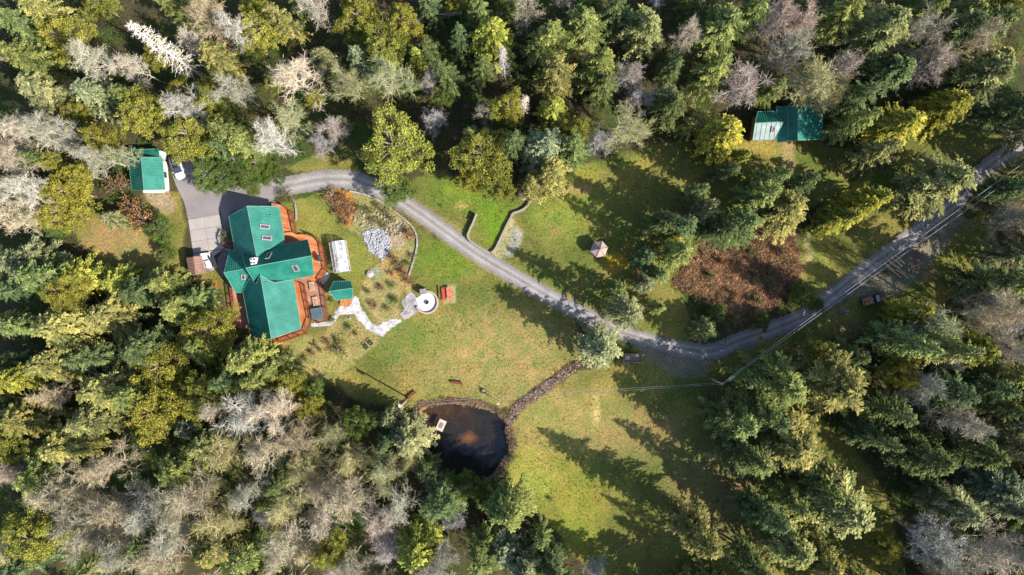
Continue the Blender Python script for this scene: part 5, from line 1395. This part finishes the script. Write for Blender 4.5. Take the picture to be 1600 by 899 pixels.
# ------------------------------------------------------------------ stuff: undergrowth, bracken, grass, rocks, reeds
def scatter(n, test, seed, x0=-100, x1=100, y0=-57, y1=57):
    rs = np.random.RandomState(seed)
    x = rs.uniform(x0, x1, n); y = rs.uniform(y0, y1, n)
    px = x / S + 800; py = 449.5 - y / S
    m = test(px, py)
    return x[m], y[m], px[m], py[m]
def clumps(name, xs, ys, hts, rads, per, leaf, mt, colr, seed, aspect=.35, up=.4):
    rs = np.random.RandomState(seed); n = len(xs)
    C0 = np.repeat(np.stack([xs, ys, np.zeros(n)], 1), per, 0); hh = np.repeat(hts, per); rr = np.repeat(rads, per)
    N_ = n * per
    a = rs.uniform(0, 6.283, N_); q = np.sqrt(rs.rand(N_))
    C_ = C0 + np.stack([np.cos(a) * q * rr, np.sin(a) * q * rr, hh * (1 - q * .6) * rs.uniform(.3, 1, N_)], 1)
    U = unit(np.stack([np.cos(a), np.sin(a), rs.normal(up, .4, N_)], 1) + rs.normal(0, .4, (N_, 3))) * (leaf * rs.uniform(.6, 1.4, N_))[:, None]
    V_ = unit(np.cross(U, rs.normal(0, 1, (N_, 3)))) * leaf * aspect
    tint = np.repeat(rs.uniform(.2, .6, n) + .9 * (fbm(np.asarray(xs) * 8, np.asarray(ys) * 8, 16, seed) - .45), per) + rs.normal(0, .17, N_)
    me = leaf_mesh(name, C_, U, V_, tint, mt)
    o = link_mesh(name, me, None, kind='stuff'); o.color = (*colr, 1)
    return o
DRIVE = [(925, 497), (893, 482), (850, 459), (800, 430), (750, 400), (700, 365), (660, 336), (625, 313), (590, 295), (550, 282), (505, 281), (460, 289), (420, 294), (380, 300), (330, 300), (290, 260)]
forest = lambda px, py: (lawn_mask(px, py, 3) < .3) & (line_d(px, py, DRIVE) > 24) & (sdist(px, py, POND) < -6) & (sdist(px, py, BRACKEN) < 0) & (sdist(px, py, GRAVEL) < -3) & (sdist(px, py, LMX[9]) < 0) & (sdist(px, py, LMX[10]) < 0) & (sdist(px, py, [(1170, 160), (1290, 160), (1290, 222), (1170, 222)]) < 0) & ((np.abs(px - 233) > 32) | (np.abs(py - 267) > 40)) & ((np.abs(px - 310) > 24) | (np.abs(py - 415) > 22))
x, y, px, py = scatter(9000, forest, 5)
rs = np.random.RandomState(9)
h_ = len(x) // 2
o = clumps('undergrowth', x[:h_], y[:h_], rs.uniform(.4, 2.0, h_), rs.uniform(.6, 1.5, h_), 26, .2, M_LEAF, (0.095, 0.125, 0.035), 1); tag(o, 'low green fern and salal undergrowth between the forest trees', 'undergrowth')
n2_ = len(x) - h_
o = clumps('forest_brush', x[h_:], y[h_:], rs.uniform(.3, 1.4, n2_), rs.uniform(.5, 1.4, n2_), 16, .22, M_TWIG, (0.17, 0.125, 0.08), 2, aspect=.12); tag(o, 'dead brown twigs and brush lying on the forest floor', 'brush')
x, y, px, py = scatter(60000, lambda a, b_: sdist(*jitter_px(a, b_, 12, 16, 78), BRACKEN) + 16 * (vnoise(a / 6, b_ / 6, 5) - .5) > 0, 6, 26, 64, -10, 16)
sel = rs.rand(len(x)) < 3000 / max(1, len(x)) * (.4 + 1.4 * fbm(x / S, y / S, 16, 33)); x, y = x[sel], y[sel]
hb = .25 + 1.3 * fbm(x / S, y / S, 20, 61) ** 1.5
o = clumps('dead_bracken', x, y, hb * rs.uniform(.6, 1.4, len(x)), rs.uniform(.3, .9, len(x)), 18, .17, M_LEAF, (0.35, 0.22, 0.135), 3, aspect=.3); tag(o, 'bed of dead orange brown bracken fern left of the gravel road', 'bracken')
x, y, px, py = scatter(150000, lambda a, b_: (np.abs(sdist(*jitter_px(a, b_, 9, 14, 44), POND) + 4) < 5.5) | ((line_d(a, b_, CREEK) < 8) & (sdist(a, b_, POND) < 0)), 7, -22, 14, -42, -14)
sel = rs.rand(len(x)) < 2600 / max(1, len(x)); x, y = x[sel], y[sel]
o = clumps('dead_reeds', x, y, rs.uniform(.15, .6, len(x)), rs.uniform(.15, .35, len(x)), 12, .13, M_TWIG, (0.24, 0.16, 0.12), 4, aspect=.2, up=.9); tag(o, 'dead brown reeds and sedge along the pond shore and creek', 'reeds')
x, y, px, py = scatter(120000, lambda a, b_: (lawn_mask(a, b_, 3) > .6) & (sdist(a, b_, GRAVEL) < -2) & (sdist(a, b_, LMX[9]) < 0) & (sdist(a, b_, PATH) < -1) & (sdist(a, b_, [(350, 315), (515, 315), (515, 545), (350, 545)]) < 0), 8)
road_pts = [(925, 497), (850, 459), (800, 430), (750, 400), (700, 365), (660, 336), (625, 313), (590, 295), (550, 282), (505, 281)]
mk = (line_d(px, py, road_pts) > 15) & (sdist(px, py, POND) < -3) & (line_d(px, py, CREEK) > 8) & (np.hypot(px - 667, py - 472) > 22) & (sdist(px, py, [(625, 450), (660, 450), (660, 502), (625, 502)]) < 0) & (np.abs(px - 530) + np.abs(py - 402) > 55)
x, y = x[mk], y[mk]
# tufts denser where the noise is high
den = fbm(x / S, y / S, 18, 91); sel = rs.rand(len(x)) < np.clip((den - .35) * 2.2, .05, .9)
x, y = x[sel][:30000], y[sel][:30000]
o = clumps('grass_tufts', x, y, rs.uniform(.05, .2, len(x)), rs.uniform(.1, .25, len(x)), 4, .12, M_LEAF, (0.160, 0.147, 0.055), 10, aspect=.3, up=.8); tag(o, 'rough grass tufts of the lawns and meadows', 'grass')
# rocks
def rocks(name, xs, ys, size, mt, label, seed, cat='rocks'):
    rs = np.random.RandomState(seed)
    base_v = unit(np.array([(1, 1, 1), (-1, 1, 1), (-1, -1, 1), (1, -1, 1), (1, 1, -1), (-1, 1, -1), (-1, -1, -1), (1, -1, -1), (0, 0, 1.3), (1.3, 0, 0), (-1.3, 0, 0), (0, 1.3, 0), (0, -1.3, 0)], float))
    bf = [(0, 1, 8), (1, 2, 8), (2, 3, 8), (3, 0, 8), (0, 9, 4), (0, 3, 9), (3, 7, 9), (4, 9, 7), (1, 5, 10), (1, 10, 2), (2, 10, 6), (5, 6, 10), (0, 4, 11), (0, 11, 1), (1, 11, 5), (4, 5, 11), (2, 6, 12), (2, 12, 3), (3, 12, 7), (6, 7, 12)]
    n = len(xs); V_ = base_v[None] * rs.uniform(.7, 1.25, (n, 13, 1)) * (size * rs.uniform(.45, 1.3, n))[:, None, None] * np.array([1, 1, .6])
    V_ = V_ + np.stack([xs, ys, np.full(n, .05)], 1)[:, None]
    F_ = (np.array(bf)[None] + (np.arange(n) * 13)[:, None, None]).reshape(-1, 3)
    me = np_mesh(name, V_.reshape(-1, 3), F_); o = link_mesh(name, me, mt, kind='stuff'); tag(o, label, cat); return o
ROCKP = [(565, 365), (586, 354), (605, 364), (613, 386), (598, 406), (578, 393)]
x, y, px, py = scatter(60000, lambda a, b_: sdist(a, b_, ROCKP) > 0, 12, -31, -22, 4, 13)
rocks('river_rocks', x[:700], y[:700], .22, mat('blue_grey_rock', (.25, .25, .275), var=.3, scale=1.0, fine=.2), 'bed of blue grey river rocks in the garden', 13)
x, y, px, py = scatter(60000, lambda a, b_: (line_d(a, b_, CREEK) < 6.5) & (sdist(a, b_, POND) < 2), 14, -2, 14, -27, -14)
rocks('creek_rocks', x[:420], y[:420] , .2, mat('creek_rock', (.22, .17, .145), var=.45, scale=.9, fine=.2), 'brown and grey rocks lining the creek bed', 15)
GP = [(560, 318), (600, 330), (640, 352), (640, 372), (615, 372), (590, 352), (565, 360), (548, 345)]
x, y, px, py = scatter(60000, lambda a, b_: sdist(a, b_, GP) > 0, 16, -32, -19, 8, 17)
rocks('garden_rocks', x[:120], y[:120], .27, mat('garden_rock', (.21, .175, .155), var=.4, scale=.9, fine=.2), 'assorted pinkish grey rocks scattered in the rock garden', 17)
